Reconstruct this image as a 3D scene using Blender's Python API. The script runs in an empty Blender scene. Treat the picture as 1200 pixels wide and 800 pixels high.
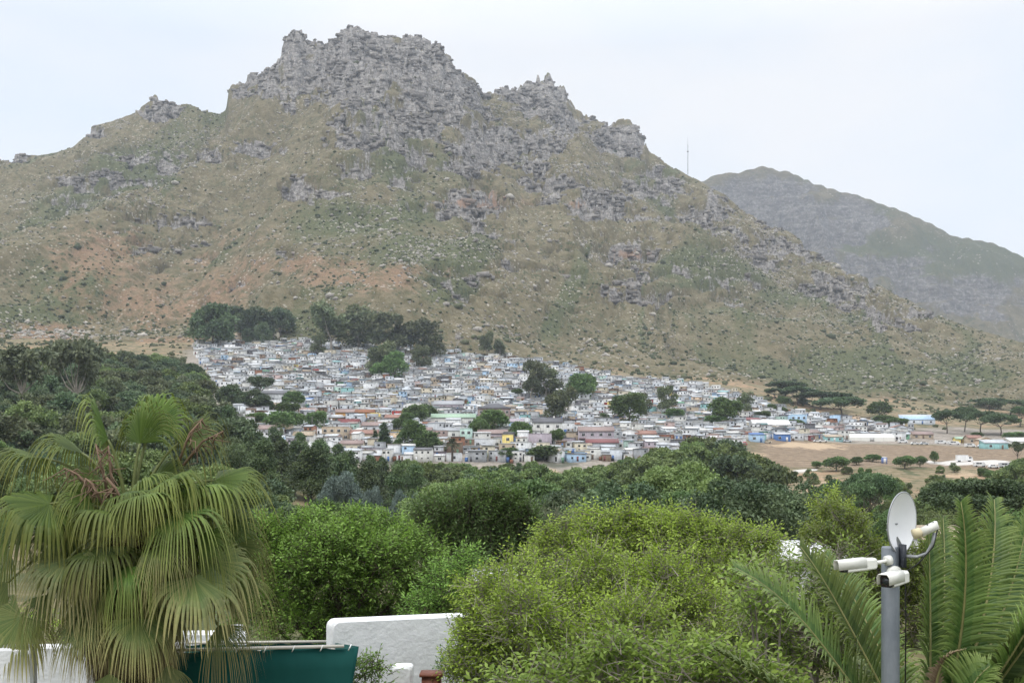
import bpy, math, random
import numpy as np
from mathutils import Vector, Matrix

C = bpy.context.scene.collection
SC = bpy.context.scene
R = math.radians
EYE = 5.0        # eye height above the road, metres
F = 1333.333     # 40 mm lens, in pixels of the 1200 px wide photograph
HV = 540.0       # eye level in that photograph

# ------------------------------------------------------------------ camera, sky, sun, exposure
cam_d = bpy.data.cameras.new('camera'); cam = bpy.data.objects.new('camera', cam_d); C.objects.link(cam)
cam_d.sensor_width = 36; cam_d.lens = 40; cam_d.shift_y = 140/1200
cam_d.clip_start = 0.1; cam_d.clip_end = 20000
cam.location = (0, 0, EYE); cam.rotation_euler = (R(90), 0, 0)
SC.camera = cam
SUN_EL, SUN_AZ = R(58), R(215)          # azimuth clockwise from +Y: behind the camera, a little to the left
W = bpy.data.worlds.new('World'); SC.world = W; W.use_nodes = True
nt = W.node_tree; nt.nodes.clear()
def wn(t, **k):
    n = nt.nodes.new(t)
    for a, b in k.items(): setattr(n, a, b)
    return n
wl = nt.links.new
sky = wn('ShaderNodeTexSky', sky_type='NISHITA', sun_disc=False, sun_elevation=SUN_EL, sun_rotation=SUN_AZ, air_density=1.0, dust_density=1)
tc = wn('ShaderNodeTexCoord')
sep = wn('ShaderNodeSeparateXYZ'); wl(tc.outputs['Generated'], sep.inputs[0])
mp = wn('ShaderNodeMapping'); mp.inputs['Scale'].default_value = (1.0, 1.0, 2.6); wl(tc.outputs['Generated'], mp.inputs[0])
nz = wn('ShaderNodeTexNoise'); nz.inputs['Scale'].default_value = 2.3; nz.inputs['Detail'].default_value = 5; nz.inputs['Roughness'].default_value = .5; wl(mp.outputs[0], nz.inputs[0])
rp = wn('ShaderNodeMapRange'); rp.inputs[1].default_value = .38; rp.inputs[2].default_value = .62; rp.inputs[3].default_value = .0; rp.inputs[4].default_value = 1.0; wl(nz.outputs[0], rp.inputs[0])
cl = wn('ShaderNodeMixRGB'); wl(rp.outputs[0], cl.inputs[0])
cl.inputs[1].default_value = (8.8, 9.6, 10.6, 1); cl.inputs[2].default_value = (10.35, 10.35, 10.45, 1)     # thin / thick cloud (times 0.1)
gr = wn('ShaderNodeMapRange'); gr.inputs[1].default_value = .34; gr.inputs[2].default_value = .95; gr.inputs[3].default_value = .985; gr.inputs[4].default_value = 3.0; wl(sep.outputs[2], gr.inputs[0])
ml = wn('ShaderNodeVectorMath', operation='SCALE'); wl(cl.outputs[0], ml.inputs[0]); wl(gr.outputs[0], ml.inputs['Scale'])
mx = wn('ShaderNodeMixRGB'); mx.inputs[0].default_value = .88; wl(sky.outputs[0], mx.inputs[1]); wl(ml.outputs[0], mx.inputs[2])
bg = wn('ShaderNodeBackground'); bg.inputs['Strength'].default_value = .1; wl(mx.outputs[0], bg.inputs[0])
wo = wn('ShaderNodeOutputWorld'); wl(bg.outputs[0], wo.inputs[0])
sd = bpy.data.lights.new('sun', 'SUN'); sd.energy = 1.3; sd.angle = R(18); sd.color = (1, .965, .91)
sun = bpy.data.objects.new('sun', sd); C.objects.link(sun)
sv = Vector((math.sin(SUN_AZ)*math.cos(SUN_EL), math.cos(SUN_AZ)*math.cos(SUN_EL), math.sin(SUN_EL)))
sun.rotation_euler = sv.to_track_quat('Z', 'Y').to_euler(); sun.location = (0, -20, 60)
vs = SC.view_settings; vs.view_transform = 'Standard'; vs.look = 'None'; vs.exposure = 0.0; vs.gamma = 1; vs.use_curve_mapping = False
cy = SC.cycles; cy.max_bounces = 8; cy.diffuse_bounces = 3; cy.glossy_bounces = 2; cy.transmission_bounces = 4; cy.volume_bounces = 1; cy.transparent_max_bounces = 8

# ------------------------------------------------------------------ helpers
def at(u, v, d):                         # the world point seen at pixel (u, v), d metres in front of the camera
    return np.array([(u-600)/F*d, d, EYE+(HV-v)/F*d])
def uv_of(p):
    return 600+F*p[0]/p[1], HV-F*(p[2]-EYE)/p[1]
def sstep(a, b, x):
    t = np.clip((np.asarray(x, float)-a)/(b-a), 0, 1); return t*t*(3-2*t)
def _hash(ix, iy, s):
    h = (ix.astype(np.int64)*374761393 + iy.astype(np.int64)*668265263 + s*974711) & 0xffffffff
    h = ((h ^ (h >> 13))*1274126177) & 0xffffffff
    h = ((h ^ (h >> 16))*2246822519) & 0xffffffff
    return ((h ^ (h >> 15)) & 0xffffff)/float(0xffffff)
def vnoise(x, y, s=0):
    x = np.asarray(x, float); y = np.asarray(y, float)
    ix = np.floor(x); iy = np.floor(y); fx = x-ix; fy = y-iy
    fx = fx*fx*fx*(fx*(fx*6-15)+10); fy = fy*fy*fy*(fy*(fy*6-15)+10)
    a = _hash(ix, iy, s); b = _hash(ix+1, iy, s); c = _hash(ix, iy+1, s); d = _hash(ix+1, iy+1, s)
    return (a*(1-fx)+b*fx)*(1-fy)+(c*(1-fx)+d*fx)*fy
def fbm(x, y, s=0, o=5, g=.5):
    r = 0; a = 1; t = 0
    for k in range(o):
        r = r+a*(vnoise(x*2**k+17.3*k, y*2**k-9.1*k, s+k)*2-1); t += a; a *= g
    return r/t
def ridged(x, y, s=0, o=4):
    r = 0; a = 1; t = 0
    for k in range(o):
        r = r+a*(1-np.abs(vnoise(x*2**k+5.3*k, y*2**k-3.7*k, s+k)*2-1)); t += a; a *= .5
    return r/t

def mesh_np(name, V, Fs, mats=(), fattr=None, vattr=None, mat_idx=None, smooth=False):
    """V (n,3); Fs: list of (m,k) index arrays; attributes are per face / per vertex"""
    me = bpy.data.meshes.new(name)
    V = np.asarray(V, np.float32); Fs = [np.asarray(f, np.int32) for f in Fs if len(f)]
    me.vertices.add(len(V)); me.vertices.foreach_set('co', V.ravel())
    tot = [np.full(len(f), f.shape[1], np.int32) for f in Fs]
    tot = np.concatenate(tot); idx = np.concatenate([f.ravel() for f in Fs])
    st = np.concatenate([[0], np.cumsum(tot)[:-1]]).astype(np.int32)
    me.loops.add(len(idx)); me.polygons.add(len(tot))
    me.loops.foreach_set('vertex_index', idx); me.polygons.foreach_set('loop_start', st); me.polygons.foreach_set('loop_total', tot)
    if mat_idx is not None: me.polygons.foreach_set('material_index', np.asarray(mat_idx, np.int32))
    if smooth: me.polygons.foreach_set('use_smooth', np.ones(len(tot), bool))
    for dom, at_ in (('FACE', fattr), ('POINT', vattr)):
        for k, a in (at_ or {}).items():
            a = np.asarray(a, np.float32)
            if a.ndim == 1:
                q = me.attributes.new(k, 'FLOAT', dom); q.data.foreach_set('value', a)
            else:
                if a.shape[1] == 3: a = np.concatenate([a, np.ones((len(a), 1), np.float32)], 1)
                q = me.attributes.new(k, 'FLOAT_COLOR', dom); q.data.foreach_set('color', a.ravel())
    me.update(calc_edges=True)
    for m in mats: me.materials.append(m)
    return me
def link(name, me, parent=None, loc=None):
    o = bpy.data.objects.new(name, me); C.objects.link(o)
    if parent is not None: o.parent = parent
    if loc is not None: o.location = loc
    return o
def tag(o, label=None, cat=None, group=None, kind=None):
    if label: o['label'] = label
    if cat: o['category'] = cat
    if group: o['group'] = group
    if kind: o['kind'] = kind
    return o
def thing(name, label, cat, loc=(0, 0, 0), rz=0, group=None):
    o = bpy.data.objects.new(name, None); C.objects.link(o); o.location = loc; o.rotation_euler = (0, 0, rz)
    o.empty_display_size = .3
    return tag(o, label, cat, group)

class MB:                                # collects shapes into one mesh
    def __init__(s): s.v = []; s.f3 = []; s.f4 = []; s.fn = []; s.n = 0; s.a3 = []; s.a4 = []
    def add(s, V, quads=(), tris=(), ngons=(), col=None):
        V = np.asarray(V, float).reshape(-1, 3)
        s.v.append(V)
        for q in quads: s.f4.append([i+s.n for i in q]); s.a4.append(col)
        for t in tris: s.f3.append([i+s.n for i in t]); s.a3.append(col)
        for g in ngons: s.fn.append([i+s.n for i in g])
        s.n += len(V)
    def box(s, x0, x1, y0, y1, z0, z1, col=None):
        s.add([(x0,y0,z0),(x1,y0,z0),(x1,y1,z0),(x0,y1,z0),(x0,y0,z1),(x1,y0,z1),(x1,y1,z1),(x0,y1,z1)],
              [(0,3,2,1),(4,5,6,7),(0,1,5,4),(1,2,6,5),(2,3,7,6),(3,0,4,7)], col=col)
    def hexa(s, P, col=None):            # 8 corners: bottom ring then top ring
        s.add(P, [(0,3,2,1),(4,5,6,7),(0,1,5,4),(1,2,6,5),(2,3,7,6),(3,0,4,7)], col=col)
    def tube(s, pts, rad, n=8, cap=True):
        pts = np.asarray(pts, float); m = len(pts); rad = np.broadcast_to(np.asarray(rad, float), (m,))
        T = np.gradient(pts, axis=0); T /= np.linalg.norm(T, axis=1)[:, None]+1e-9
        ref = np.array([0, 0, 1.]) if abs(T[0][2]) < .9 else np.array([1., 0, 0])
        V = []
        x = np.cross(ref, T[0]); x /= np.linalg.norm(x)
        a = np.arange(n)*2*math.pi/n
        for p, t, r in zip(pts, T, rad):
            x = x-t*np.dot(x, t); x /= np.linalg.norm(x)+1e-9; y = np.cross(t, x)
            V += [p+r*(math.cos(q)*x+math.sin(q)*y) for q in a]
        Q = [(i*n+j, i*n+(j+1) % n, (i+1)*n+(j+1) % n, (i+1)*n+j) for i in range(m-1) for j in range(n)]
        V += [pts[0], pts[-1]]
        Tr = []
        if cap:
            Tr = [(m*n, (j+1) % n, j) for j in range(n)]+[(m*n+1, (m-1)*n+j, (m-1)*n+(j+1) % n) for j in range(n)]
        s.add(V, Q, Tr)
    def mesh(s, name, mats=(), smooth=False):
        Fs = [np.array(s.f4).reshape(-1, 4), np.array(s.f3).reshape(-1, 3)]
        if not s.fn:
            return mesh_np(name, np.concatenate(s.v), Fs, mats, smooth=smooth)
        me = bpy.data.meshes.new(name); me.from_pydata(np.concatenate(s.v).tolist(), [], s.f4+s.f3+s.fn)
        for m in mats: me.materials.append(m)
        if smooth: me.polygons.foreach_set('use_smooth', np.ones(len(me.polygons), bool))
        return me
    def obj(s, name, mat, parent=None, loc=None, smooth=False):
        return link(name, s.mesh(name, [mat] if not isinstance(mat, (list, tuple)) else mat, smooth), parent, loc)

# ------------------------------------------------------------------ materials
class NT:
    def __init__(s, name):
        s.m = bpy.data.materials.new(name); s.m.use_nodes = True; s.t = s.m.node_tree; s.t.nodes.clear()
        s.out = s.t.nodes.new('ShaderNodeOutputMaterial')
    def n(s, typ, ins=None, **k):
        q = s.t.nodes.new('ShaderNode'+typ)
        for a, b in k.items(): setattr(q, a, b)
        for a, b in (ins or {}).items(): s.set(q.inputs[a], b)
        return q
    def set(s, sock, b):
        if hasattr(b, 'is_linked'): s.t.links.new(b, sock)
        elif isinstance(b, tuple) and len(b) == 3 and sock.type == 'RGBA': sock.default_value = b+(1,)
        else: sock.default_value = b
    def pos(s): return s.n('NewGeometry').outputs['Position']
    def objco(s): return s.n('TexCoord').outputs['Object']
    def noise(s, vec, scale, detail=4, rough=.5, sc=None):
        if sc: vec = s.n('Mapping', {'Vector': vec, 'Scale': sc}).outputs[0]
        return s.n('TexNoise', {'Vector': vec, 'Scale': scale, 'Detail': detail, 'Roughness': rough}).outputs[0]
    def attr(s, name, typ='GEOMETRY', out='Fac'):
        return s.n('Attribute', attribute_name=name, attribute_type=typ).outputs[out]
    def ramp(s, x, a, b, lo=0., hi=1.):
        return s.n('MapRange', {0: x, 1: a, 2: b, 3: lo, 4: hi}, interpolation_type='SMOOTHSTEP').outputs[0]
    def lin(s, x, a, b, lo=0., hi=1.):
        return s.n('MapRange', {0: x, 1: a, 2: b, 3: lo, 4: hi}).outputs[0]
    def math(s, op, a, b=0., clamp=False):
        return s.n('Math', {0: a, 1: b}, operation=op, use_clamp=clamp).outputs[0]
    def mix(s, f, a, b, mode='MIX'):
        return s.n('MixRGB', {0: f, 1: a, 2: b}, blend_type=mode).outputs[0]
    def scale(s, c, f): return s.n('VectorMath', {0: c, 'Scale': f}, operation='SCALE').outputs[0]
    def bump(s, h, dist=.1, strength=.6): return s.n('Bump', {'Height': h, 'Distance': dist, 'Strength': strength}).outputs[0]
    def bsdf(s, color, rough=.8, spec=.3, metal=0., normal=None):
        b = s.n('BsdfPrincipled', {'Base Color': color, 'Roughness': rough, 'Metallic': metal, 'Specular IOR Level': spec})
        if normal is not None: s.set(b.inputs['Normal'], normal)
        return b.outputs[0]
    def done(s, sh): s.t.links.new(sh, s.out.inputs['Surface']); return s.m

def mat_plain(name, col, rough=.7, spec=.3, metal=0., var=.25, nscale=1.2, bump=0.):
    t = NT(name); p = t.objco(); n = t.noise(p, nscale, 5, .6)
    c = t.scale(col, t.lin(n, .25, .75, 1-var, 1+var))
    return t.done(t.bsdf(c, rough, spec, metal, t.bump(n, bump) if bump else None))
def mat_objcol(name, rough=.8, spec=.2, ridges=0., dirt=.35):
    """the object's own colour, weathered; corrugation as bump"""
    t = NT(name); c = t.n('ObjectInfo').outputs['Color']; p = t.pos()
    n = t.noise(p, .9, 5, .65); st = t.noise(p, 2.2, 3, .6, (1, 1, .15))
    d = t.math('MULTIPLY', t.ramp(n, .45, .75), dirt)
    c = t.mix(d, c, (.16, .13, .105)); c = t.scale(c, t.lin(st, .3, .7, .8, 1.12))
    nor = None
    if ridges:
        w = t.n('TexWave', {'Vector': t.objco(), 'Scale': ridges}, bands_direction='X').outputs[1]; nor = t.bump(w, .03, .7)
    return t.done(t.bsdf(c, rough, spec, 0, nor))
def mat_facecol(name, rough=.8, spec=.2, dirt=.35):
    t = NT(name); c = t.attr('tint', out='Color'); p = t.pos()
    n = t.noise(p, .9, 5, .65); st = t.noise(p, 2.2, 3, .6, (1, 1, .15))
    d = t.math('MULTIPLY', t.ramp(n, .45, .75), dirt)
    c = t.mix(d, c, (.16, .13, .105)); c = t.scale(c, t.lin(st, .3, .7, .8, 1.12))
    return t.done(t.bsdf(c, rough, spec))
def mat_leaf(name, c1, c2, c3=None, trans=.3, clump=1.0, rough=.55, spec=.25):
    """leaves: colour per leaf (attribute rnd), paler and darker sprigs, a hue of its own for every tree"""
    t = NT(name); r = t.attr('rnd'); c = t.mix(r, c1, c2)
    if c3 is not None: c = t.mix(t.attr('tip'), c, c3)
    n = t.noise(t.objco(), clump, 2, .5)
    c = t.scale(c, t.lin(n, .3, .7, .78, 1.25))
    oi = t.n('ObjectInfo'); c = t.scale(c, t.lin(oi.outputs['Random'], 0, 1, .72, 1.3))
    c = t.n('HueSaturation', {'Hue': t.lin(oi.outputs['Random'], 0, 1, .487, .512), 'Saturation': t.lin(t.noise(t.n('CombineXYZ', {0: oi.outputs['Random']}).outputs[0], 40, 0), 0, 1, .85, 1.1), 'Value': 1., 'Color': c}).outputs[0]
    b = t.bsdf(c, rough, spec)
    tr = t.n('BsdfTranslucent', {'Color': c}).outputs[0]
    return t.done(t.n('MixShader', {0: trans, 1: b, 2: tr}).outputs[0])
# ------------------------------------------------------------------ the lie of the land
TU = np.array([-400, 0, 200, 400, 600, 800, 1000, 1200, 1600], float)
TD = np.array([0, 45, 80, 150, 220, 300, 400, 450, 600, 750, 955, 1200], float)
TZ = np.array([
 [0,0,0,0,0,0,0,0,0],
 [0,0,0,0,0,0,0,0,0],
 [-2,-2,-2,-2,-2,-2,-2,-2,-2],
 [-4,-4,-6,-8,-8,-8,-8,-8,-8],
 [2,-1,-4,-11,-12,-12,-10,-10,-10],
 [8,5,1,-10,-12,-11,-7,-7,-7],
 [22,19,13,-3,-5,-5,-3,-3,-3],
 [30,27,20,4,3,2,1,1,1],
 [48,46,39,28,27,22,14,13,13],
 [74,71,66,58,52,42,29,26,26],
 [112,108,105,103,90,76,58,46,46],
 [150,150,150,150,135,120,100,85,80]], float)
def H(x, y):
    x = np.asarray(x, float); y = np.asarray(y, float)
    u = np.clip(600+F*x/np.maximum(y, 60), -399, 1599); d = np.clip(y, 0, 1199)
    i = np.clip(np.searchsorted(TU, u, 'right')-1, 0, len(TU)-2); j = np.clip(np.searchsorted(TD, d, 'right')-1, 0, len(TD)-2)
    a = (u-TU[i])/(TU[i+1]-TU[i]); a = a*a*(3-2*a); b = (d-TD[j])/(TD[j+1]-TD[j])
    z = (TZ[j, i]*(1-a)+TZ[j, i+1]*a)*(1-b)+(TZ[j+1, i]*(1-a)+TZ[j+1, i+1]*a)*b
    return z+fbm(x/35, y/35, 3, 3)*sstep(60, 300, y)*1.6+fbm(x/6, y/6, 8, 2)*.12*sstep(60, 140, y)
def hit(u, v, d0=30, d1=1150, step=1.5):      # where the sight line of (u, v) meets the ground
    d = np.arange(d0, d1, step); z = H((u-600)/F*d, d); z = np.where(d > 955, mountain(np.full_like(d, float(u)), np.maximum(d, 956.))[1], z); vv = HV-F*(z-EYE)/d
    k = np.nonzero(vv <= v)[0]
    dd = d[k[0]] if len(k) else d1
    return np.array([(u-600)/F*dd, dd, float(z[k[0]]) if len(k) else float(z[-1])])

SIL = np.array([(-420,262),(-250,235),(-100,205),(0,186),(12,182),(20,178),(30,181),(45,182),(62,180),(85,175),(97,165),(104,155),(107,151),(120,148),(140,143),(154,139),(165,130),(175,124),(181,116),(188,112),(194,116),(200,119),(212,121),(222,123),(232,124),(236,119),(241,122),(246,127),(258,128),(264,124),(266,117),(268,97),(272,90),(280,85),(290,78),(293,74),(310,66),(328,58),(330,50),(338,38),(342,34),(350,34),(358,42),(370,43),(382,45),(390,44),(400,38),(402,33),(410,29),(420,29),(432,32),(445,37),(460,40),(471,44),(475,41),(490,41),(500,45),(505,50),(506,54),(515,54),(520,62),(528,70),(531,78),(538,83),(550,90),(558,95),(563,107),(568,115),(572,110),(580,106),(600,100),(615,97),(626,94),(630,86),(636,88),(642,85),(648,88),(650,93),(660,100),(666,108),(670,118),(675,125),(683,129),(695,132),(703,138),(712,142),(725,139),(735,138),(745,143),(750,153),(757,165),(760,175),(775,183),(790,193),(800,199),(805,203),(812,207),(822,212),(845,228),(870,245),(900,256),(925,268),(950,285),(975,300),(1000,315),(1030,335),(1060,352),(1100,372),(1150,390),(1200,403),(1300,424),(1420,452),(1640,490)], float)
su = np.arange(-420, 1641, 1.); sv_ = np.interp(su, SIL[:, 0], SIL[:, 1])
ker = np.exp(-(np.arange(-90, 91)/45.)**2/2); ker /= ker.sum()
sm_ = np.convolve(np.pad(sv_, 90, 'edge'), ker, 'valid')
RD = np.array([(-420,1750),(0,1850),(180,1900),(260,1850),(420,1800),(540,1820),(575,1960),(620,2080),(720,2060),(790,1960),(900,1800),(1050,1620),(1200,1480),(1640,1350)], float)
def blob(u, v, L):
    r = 0
    for (a, b, ra, rb, w) in L: r = np.maximum(r, w*np.exp(-((u-a)/ra)**2-((v-b)/rb)**2))
    return r
ROCK = [(345,46,26,22,1.5),(490,52,32,18,1.4),(745,150,26,14,1.3),(190,120,16,12,1.3),(600,102,30,10,1.2),(330,80,75,40,1.3),(420,75,90,55,1.25),(500,110,75,70,1.2),(560,170,60,50,1.),(440,150,80,60,.95),(560,235,75,26,1.15),(640,215,50,28,.9),(360,222,46,20,1.15),(295,172,34,12,.9),(250,180,22,10,.9),(190,130,32,14,1.),(110,155,16,8,1.),(20,182,20,8,.9),(238,121,14,8,1.),(635,110,50,32,1.25),(728,160,40,22,1.3),(665,150,45,22,.9),(700,240,60,26,.95),(760,215,60,25,.85),(740,300,55,20,.75),(830,250,50,25,.85),(900,290,55,28,.8),(985,335,55,25,.75),(1060,370,50,16,.7),(640,165,40,20,.8),(130,225,18,7,.95),(75,228,14,5,.9),(185,268,12,10,.75),(335,298,30,6,.7),(240,300,40,6,.6),(140,300,20,8,.5),(740,325,50,10,.8),(480,200,40,30,.7),(420,190,30,30,.8),(565,290,30,8,.55)]
GREEN = [(150,195,60,22,.8),(190,212,30,8,1.),(60,230,60,30,.6),(440,250,60,14,1.),(420,262,40,10,.9),(520,345,50,18,.8),(560,300,40,16,.7),(850,320,60,18,1.),(800,310,30,20,.9),(920,350,60,14,.8),(300,390,150,22,.6),(640,385,60,20,.5),(60,330,50,40,.55),(470,180,20,35,.6),(1000,430,120,30,.8),(1120,440,90,30,.9),(690,330,60,12,.4),(1000,375,40,10,.6)]
SOIL = [(180,350,130,50,.8),(430,320,120,24,.7),(120,300,80,40,.9),(60,390,60,14,1.),(250,330,110,30,.6),(330,310,80,16,.7),(520,430,200,20,.35),(740,340,60,20,.6),(200,400,60,8,1.),(300,280,60,18,.5),(560,240,60,10,.7),(850,450,70,8,.9),(720,430,80,7,.6),(1040,470,60,8,.6)]
OCHRE = [(545,238,12,6,1.),(590,228,24,7,1.),(575,240,30,7,.8),(677,240,14,7,.9),(372,216,14,6,.9),(555,222,16,4,.7),(740,298,30,8,.8),(720,320,50,8,.7),(350,298,20,4,.8),(490,232,14,4,.5),(480,118,6,5,.6)]
def mountain(u, d):
    """height at picture column u, depth d, with the masks of rock, green, bare soil and rust"""
    x = (u-600)/F*d
    dr = np.interp(u, RD[:, 0], RD[:, 1]); zs = EYE+(HV-np.interp(u, su, sv_))/F*dr; zm = EYE+(HV-np.interp(u, su, sm_))/F*dr
    db = 955.; zb = H((u-600)/F*db, np.full_like(u, db))
    t = (d-db)/(dr-db); tc_ = np.clip(t, 0, 1)
    ztop = zm+(zs-zm)*sstep(.72, 1, tc_)
    prof = .62*tc_+.38*tc_**1.9
    z = zb+(ztop-zb)*prof
    env = sstep(0, .12, tc_)*(1-.75*sstep(.82, 1, tc_))
    w = fbm(x/260, d/260, 31, 2)*90
    z = z+env*(ridged((x+w)/230-d/900, d/620, 41, 4)-.62)*110*np.sqrt(np.clip(zm/500, .2, 1.2))
    z = z+env*fbm(x/95, d/95, 51, 4)*20
    v = HV-F*(z-EYE)/d
    n1 = fbm(x/40, z/16, 61, 4); n2 = fbm(x/120, d/120, 65, 3)
    rk = np.maximum(blob(u, v, ROCK), .42*sstep(130, 200, v)*sstep(400, 330, v)*sstep(-.1, .3, fbm(x/150, d/150, 69, 2)))
    rock = sstep(.36, .68, np.minimum(rk, 1.)*.93+n1*.5+n2*.32+fbm(x/13, z/7, 67, 3)*.34)*sstep(.06, .2, tc_)
    # ledges: beds of hard rock break through as cliffs
    tread = 0
    for st, sd_, amp in ((36., 75, .95), (16., 71, 1.0), (7., 73, .85)):
        s = z/st+fbm(x/70, d/70, sd_, 3)*.9+fbm(x/9, d/30, sd_+5, 2)*.22
        fr = s-np.floor(s); z = z+rock*amp*st*(sstep(.55, .95, fr)-fr)*(1-.35*sstep(.93, 1, tc_))
        if st > 10: tread = np.maximum(tread, sstep(.5, .2, fr)*sstep(0, .12, fr)*(.6 if st < 20 else .9))
    blocks = fbm(x/7.5, z/6., 81, 3); rock0 = rock; rock = np.clip(rock-tread*(1-sstep(.86, .95, tc_)*sstep(.3, .5, rk))*sstep(-.35, .45, fbm(x/45, z/20, 83, 3)+.1)*.8, 0, 1)
    z = z+rock0*(blocks*6.+fbm(x/18, d/18, 85, 3)*8-ridged(x/26, d/160, 89, 2)*7+4)*(1-.55*sstep(.95, 1, tc_))+env*fbm(x/11, d/11, 87, 3)*1.4
    z = np.where(t > 1, z-(d-dr)*.55, z)
    v = HV-F*(z-EYE)/d
    gul = ridged(x/85-d/420+w/60, d/900, 95, 3); gr_ = blob(u, v, GREEN)+.55*sstep(.70, .86, gul)*sstep(0, .1, tc_)+n2*.35+fbm(x/30, d/45, 91, 3)*.3; so = blob(u, v, SOIL)+fbm(x/60, d/90, 93, 3)*.35; oc = blob(u, v, OCHRE)
    return x, z, rock, np.clip(gr_, 0, 1.3), np.clip(so, 0, 1.3), oc
mu = np.arange(-330, 1531, 1.3); md = np.concatenate([np.arange(954.5, 2010, 3.0), np.arange(2010, 2700, 9.)])
MU, MD = np.meshgrid(mu, md)
MX, MZ, mrock, mgreen, msoil, moch = mountain(MU, MD)
MZ = np.maximum(MZ, 2.)
nr, nc = MU.shape
def grid_faces(nr, nc):
    a = np.arange(nr*nc).reshape(nr, nc)
    return np.stack([a[:-1, :-1], a[:-1, 1:], a[1:, 1:], a[1:, :-1]], -1).reshape(-1, 4)

def mountain_mat(name='fynbos_hillside', k=1., dark=1.):
    t = NT(name); p = t.scale(t.pos(), k)
    rock, green, soil, och = (t.attr(k) for k in ('rock', 'green', 'soil', 'ochre'))
    n50 = t.noise(p, .02, 4); n12 = t.noise(p, .08, 5, .6); n4 = t.noise(p, .26, 4, .65); n2 = t.noise(p, .6, 3, .6)
    grass = t.mix(t.ramp(n12, .35, .65), (.108, .092, .050), (.172, .146, .090))
    grass = t.mix(t.ramp(t.math('ADD', green, t.math('MULTIPLY', t.math('SUBTRACT', n4, .5), 1.1)), .25, .8), grass, (.090, .097, .047))
    earth = t.mix(n4, (.195, .122, .075), (.262, .175, .112))
    grass = t.mix(t.math('MULTIPLY', t.ramp(t.math('ADD', soil, t.math('MULTIPLY', t.math('SUBTRACT', n12, .5), 1.4)), .32, .82), .85), grass, earth)
    dots = t.n('TexVoronoi', {'Vector': p, 'Scale': .21, 'Randomness': 1.}, feature='F1'); 
    bush = t.math('MULTIPLY', t.ramp(dots.outputs['Distance'], .48, .3), t.ramp(t.noise(p, .05, 3), .42, .6))
    grass = t.mix(t.math('MULTIPLY', bush, .8), grass, (.06, .074, .038))
    st = t.n('TexVoronoi', {'Vector': t.n('VectorMath', {0: p, 1: (31., 7., 3.)}, operation='ADD').outputs[0], 'Scale': .2, 'Randomness': 1.}, feature='F1')
    stone = t.math('MULTIPLY', t.ramp(st.outputs['Distance'], .3, .2), t.ramp(t.noise(p, .035, 4, .6), .47, .62))
    grass = t.mix(t.math('MULTIPLY', stone, .8), grass, (.40, .36, .31))
    grass = t.scale(grass, t.lin(n2, .3, .7, .75, 1.25))
    strata = t.noise(p, .11, 5, .65, (.5, .5, 2.6)); joint = t.noise(p, .3, 4, .65, (2.2, 2.2, .5))
    rc = t.mix(t.ramp(strata, .35, .68), (.115, .105, .096), (.31, .285, .258))
    rc = t.mix(t.ramp(joint, .52, .66), rc, (.075, .072, .075)); rc = t.scale(rc, dark)
    rc = t.mix(t.math('MULTIPLY', t.ramp(n4, .5, .62), .5*dark), rc, (.43, .41, .385))
    rc = t.mix(t.math('MULTIPLY', t.ramp(t.math('ADD', och, t.math('MULTIPLY', t.math('SUBTRACT', n12, .5), .8)), .4, .7), .85), rc, (.31, .20, .135))
    nz_ = t.n('SeparateXYZ', {0: t.n('NewGeometry').outputs['Normal']}).outputs[2]
    ledge = t.math('MULTIPLY', t.ramp(nz_, .72, .93), t.ramp(n12, .4, .6))        # grass grows on the flat ledges
    rf = t.math('SUBTRACT', t.math('ADD', rock, t.math('MULTIPLY', t.math('SUBTRACT', n4, .5), .9)), t.math('MULTIPLY', ledge, .75))
    c = t.mix(t.ramp(rf, .26 if k == 1 else .1, .70 if k == 1 else .9), grass if k == 1 else t.scale(grass, .68), rc)
    h = t.math('ADD', t.math('MULTIPLY', n4, 1.), t.math('MULTIPLY', n2, .5))
    return t.done(t.bsdf(c, .95, .1, 0, t.bump(h, 2.2, .8)))
M_HILL = mountain_mat(); M_FARHILL = mountain_mat('far_hillside', .4, .46)
me = mesh_np('mountain', np.stack([MX, MD, MZ], -1).reshape(-1, 3), [grid_faces(nr, nc)], [M_HILL],
             vattr={'rock': mrock.ravel(), 'green': mgreen.ravel(), 'soil': msoil.ravel(), 'ochre': moch.ravel()})
tag(link('mountain', me), kind='structure')

# loose boulders and scrub on the slope: nobody could count them
rng = np.random.default_rng(7)
ico = bpy.data.meshes.new('t'); 
import bmesh
bm = bmesh.new(); bmesh.ops.create_icosphere(bm, subdivisions=1, radius=1); 
IV = np.array([v.co[:] for v in bm.verts]); IF = np.array([[v.index for v in f.verts] for f in bm.faces]); bm.free(); bpy.data.meshes.remove(ico)
def scatter_blobs(name, P, S, mat, seed, flat=(.55, .8)):
    r = np.random.default_rng(seed); n = len(P)
    V = IV[None]*(1+r.uniform(-.28, .28, (n, len(IV), 1)))
    sc = np.stack([S*r.uniform(.75, 1.3, n), S*r.uniform(.75, 1.3, n), S*r.uniform(*flat, n)], -1)
    a = r.uniform(0, 6.28, n); ca, sa = np.cos(a)[:, None], np.sin(a)[:, None]
    V = V*sc[:, None]
    V = np.stack([V[..., 0]*ca-V[..., 1]*sa, V[..., 0]*sa+V[..., 1]*ca, V[..., 2]], -1)+P[:, None]
    Fa = (IF[None]+(np.arange(n)*len(IV))[:, None, None]).reshape(-1, 3)
    me = mesh_np(name, V.reshape(-1, 3), [Fa], [mat], fattr={'rnd': np.repeat(r.random(n), len(IF))})
    return link(name, me)
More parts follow.
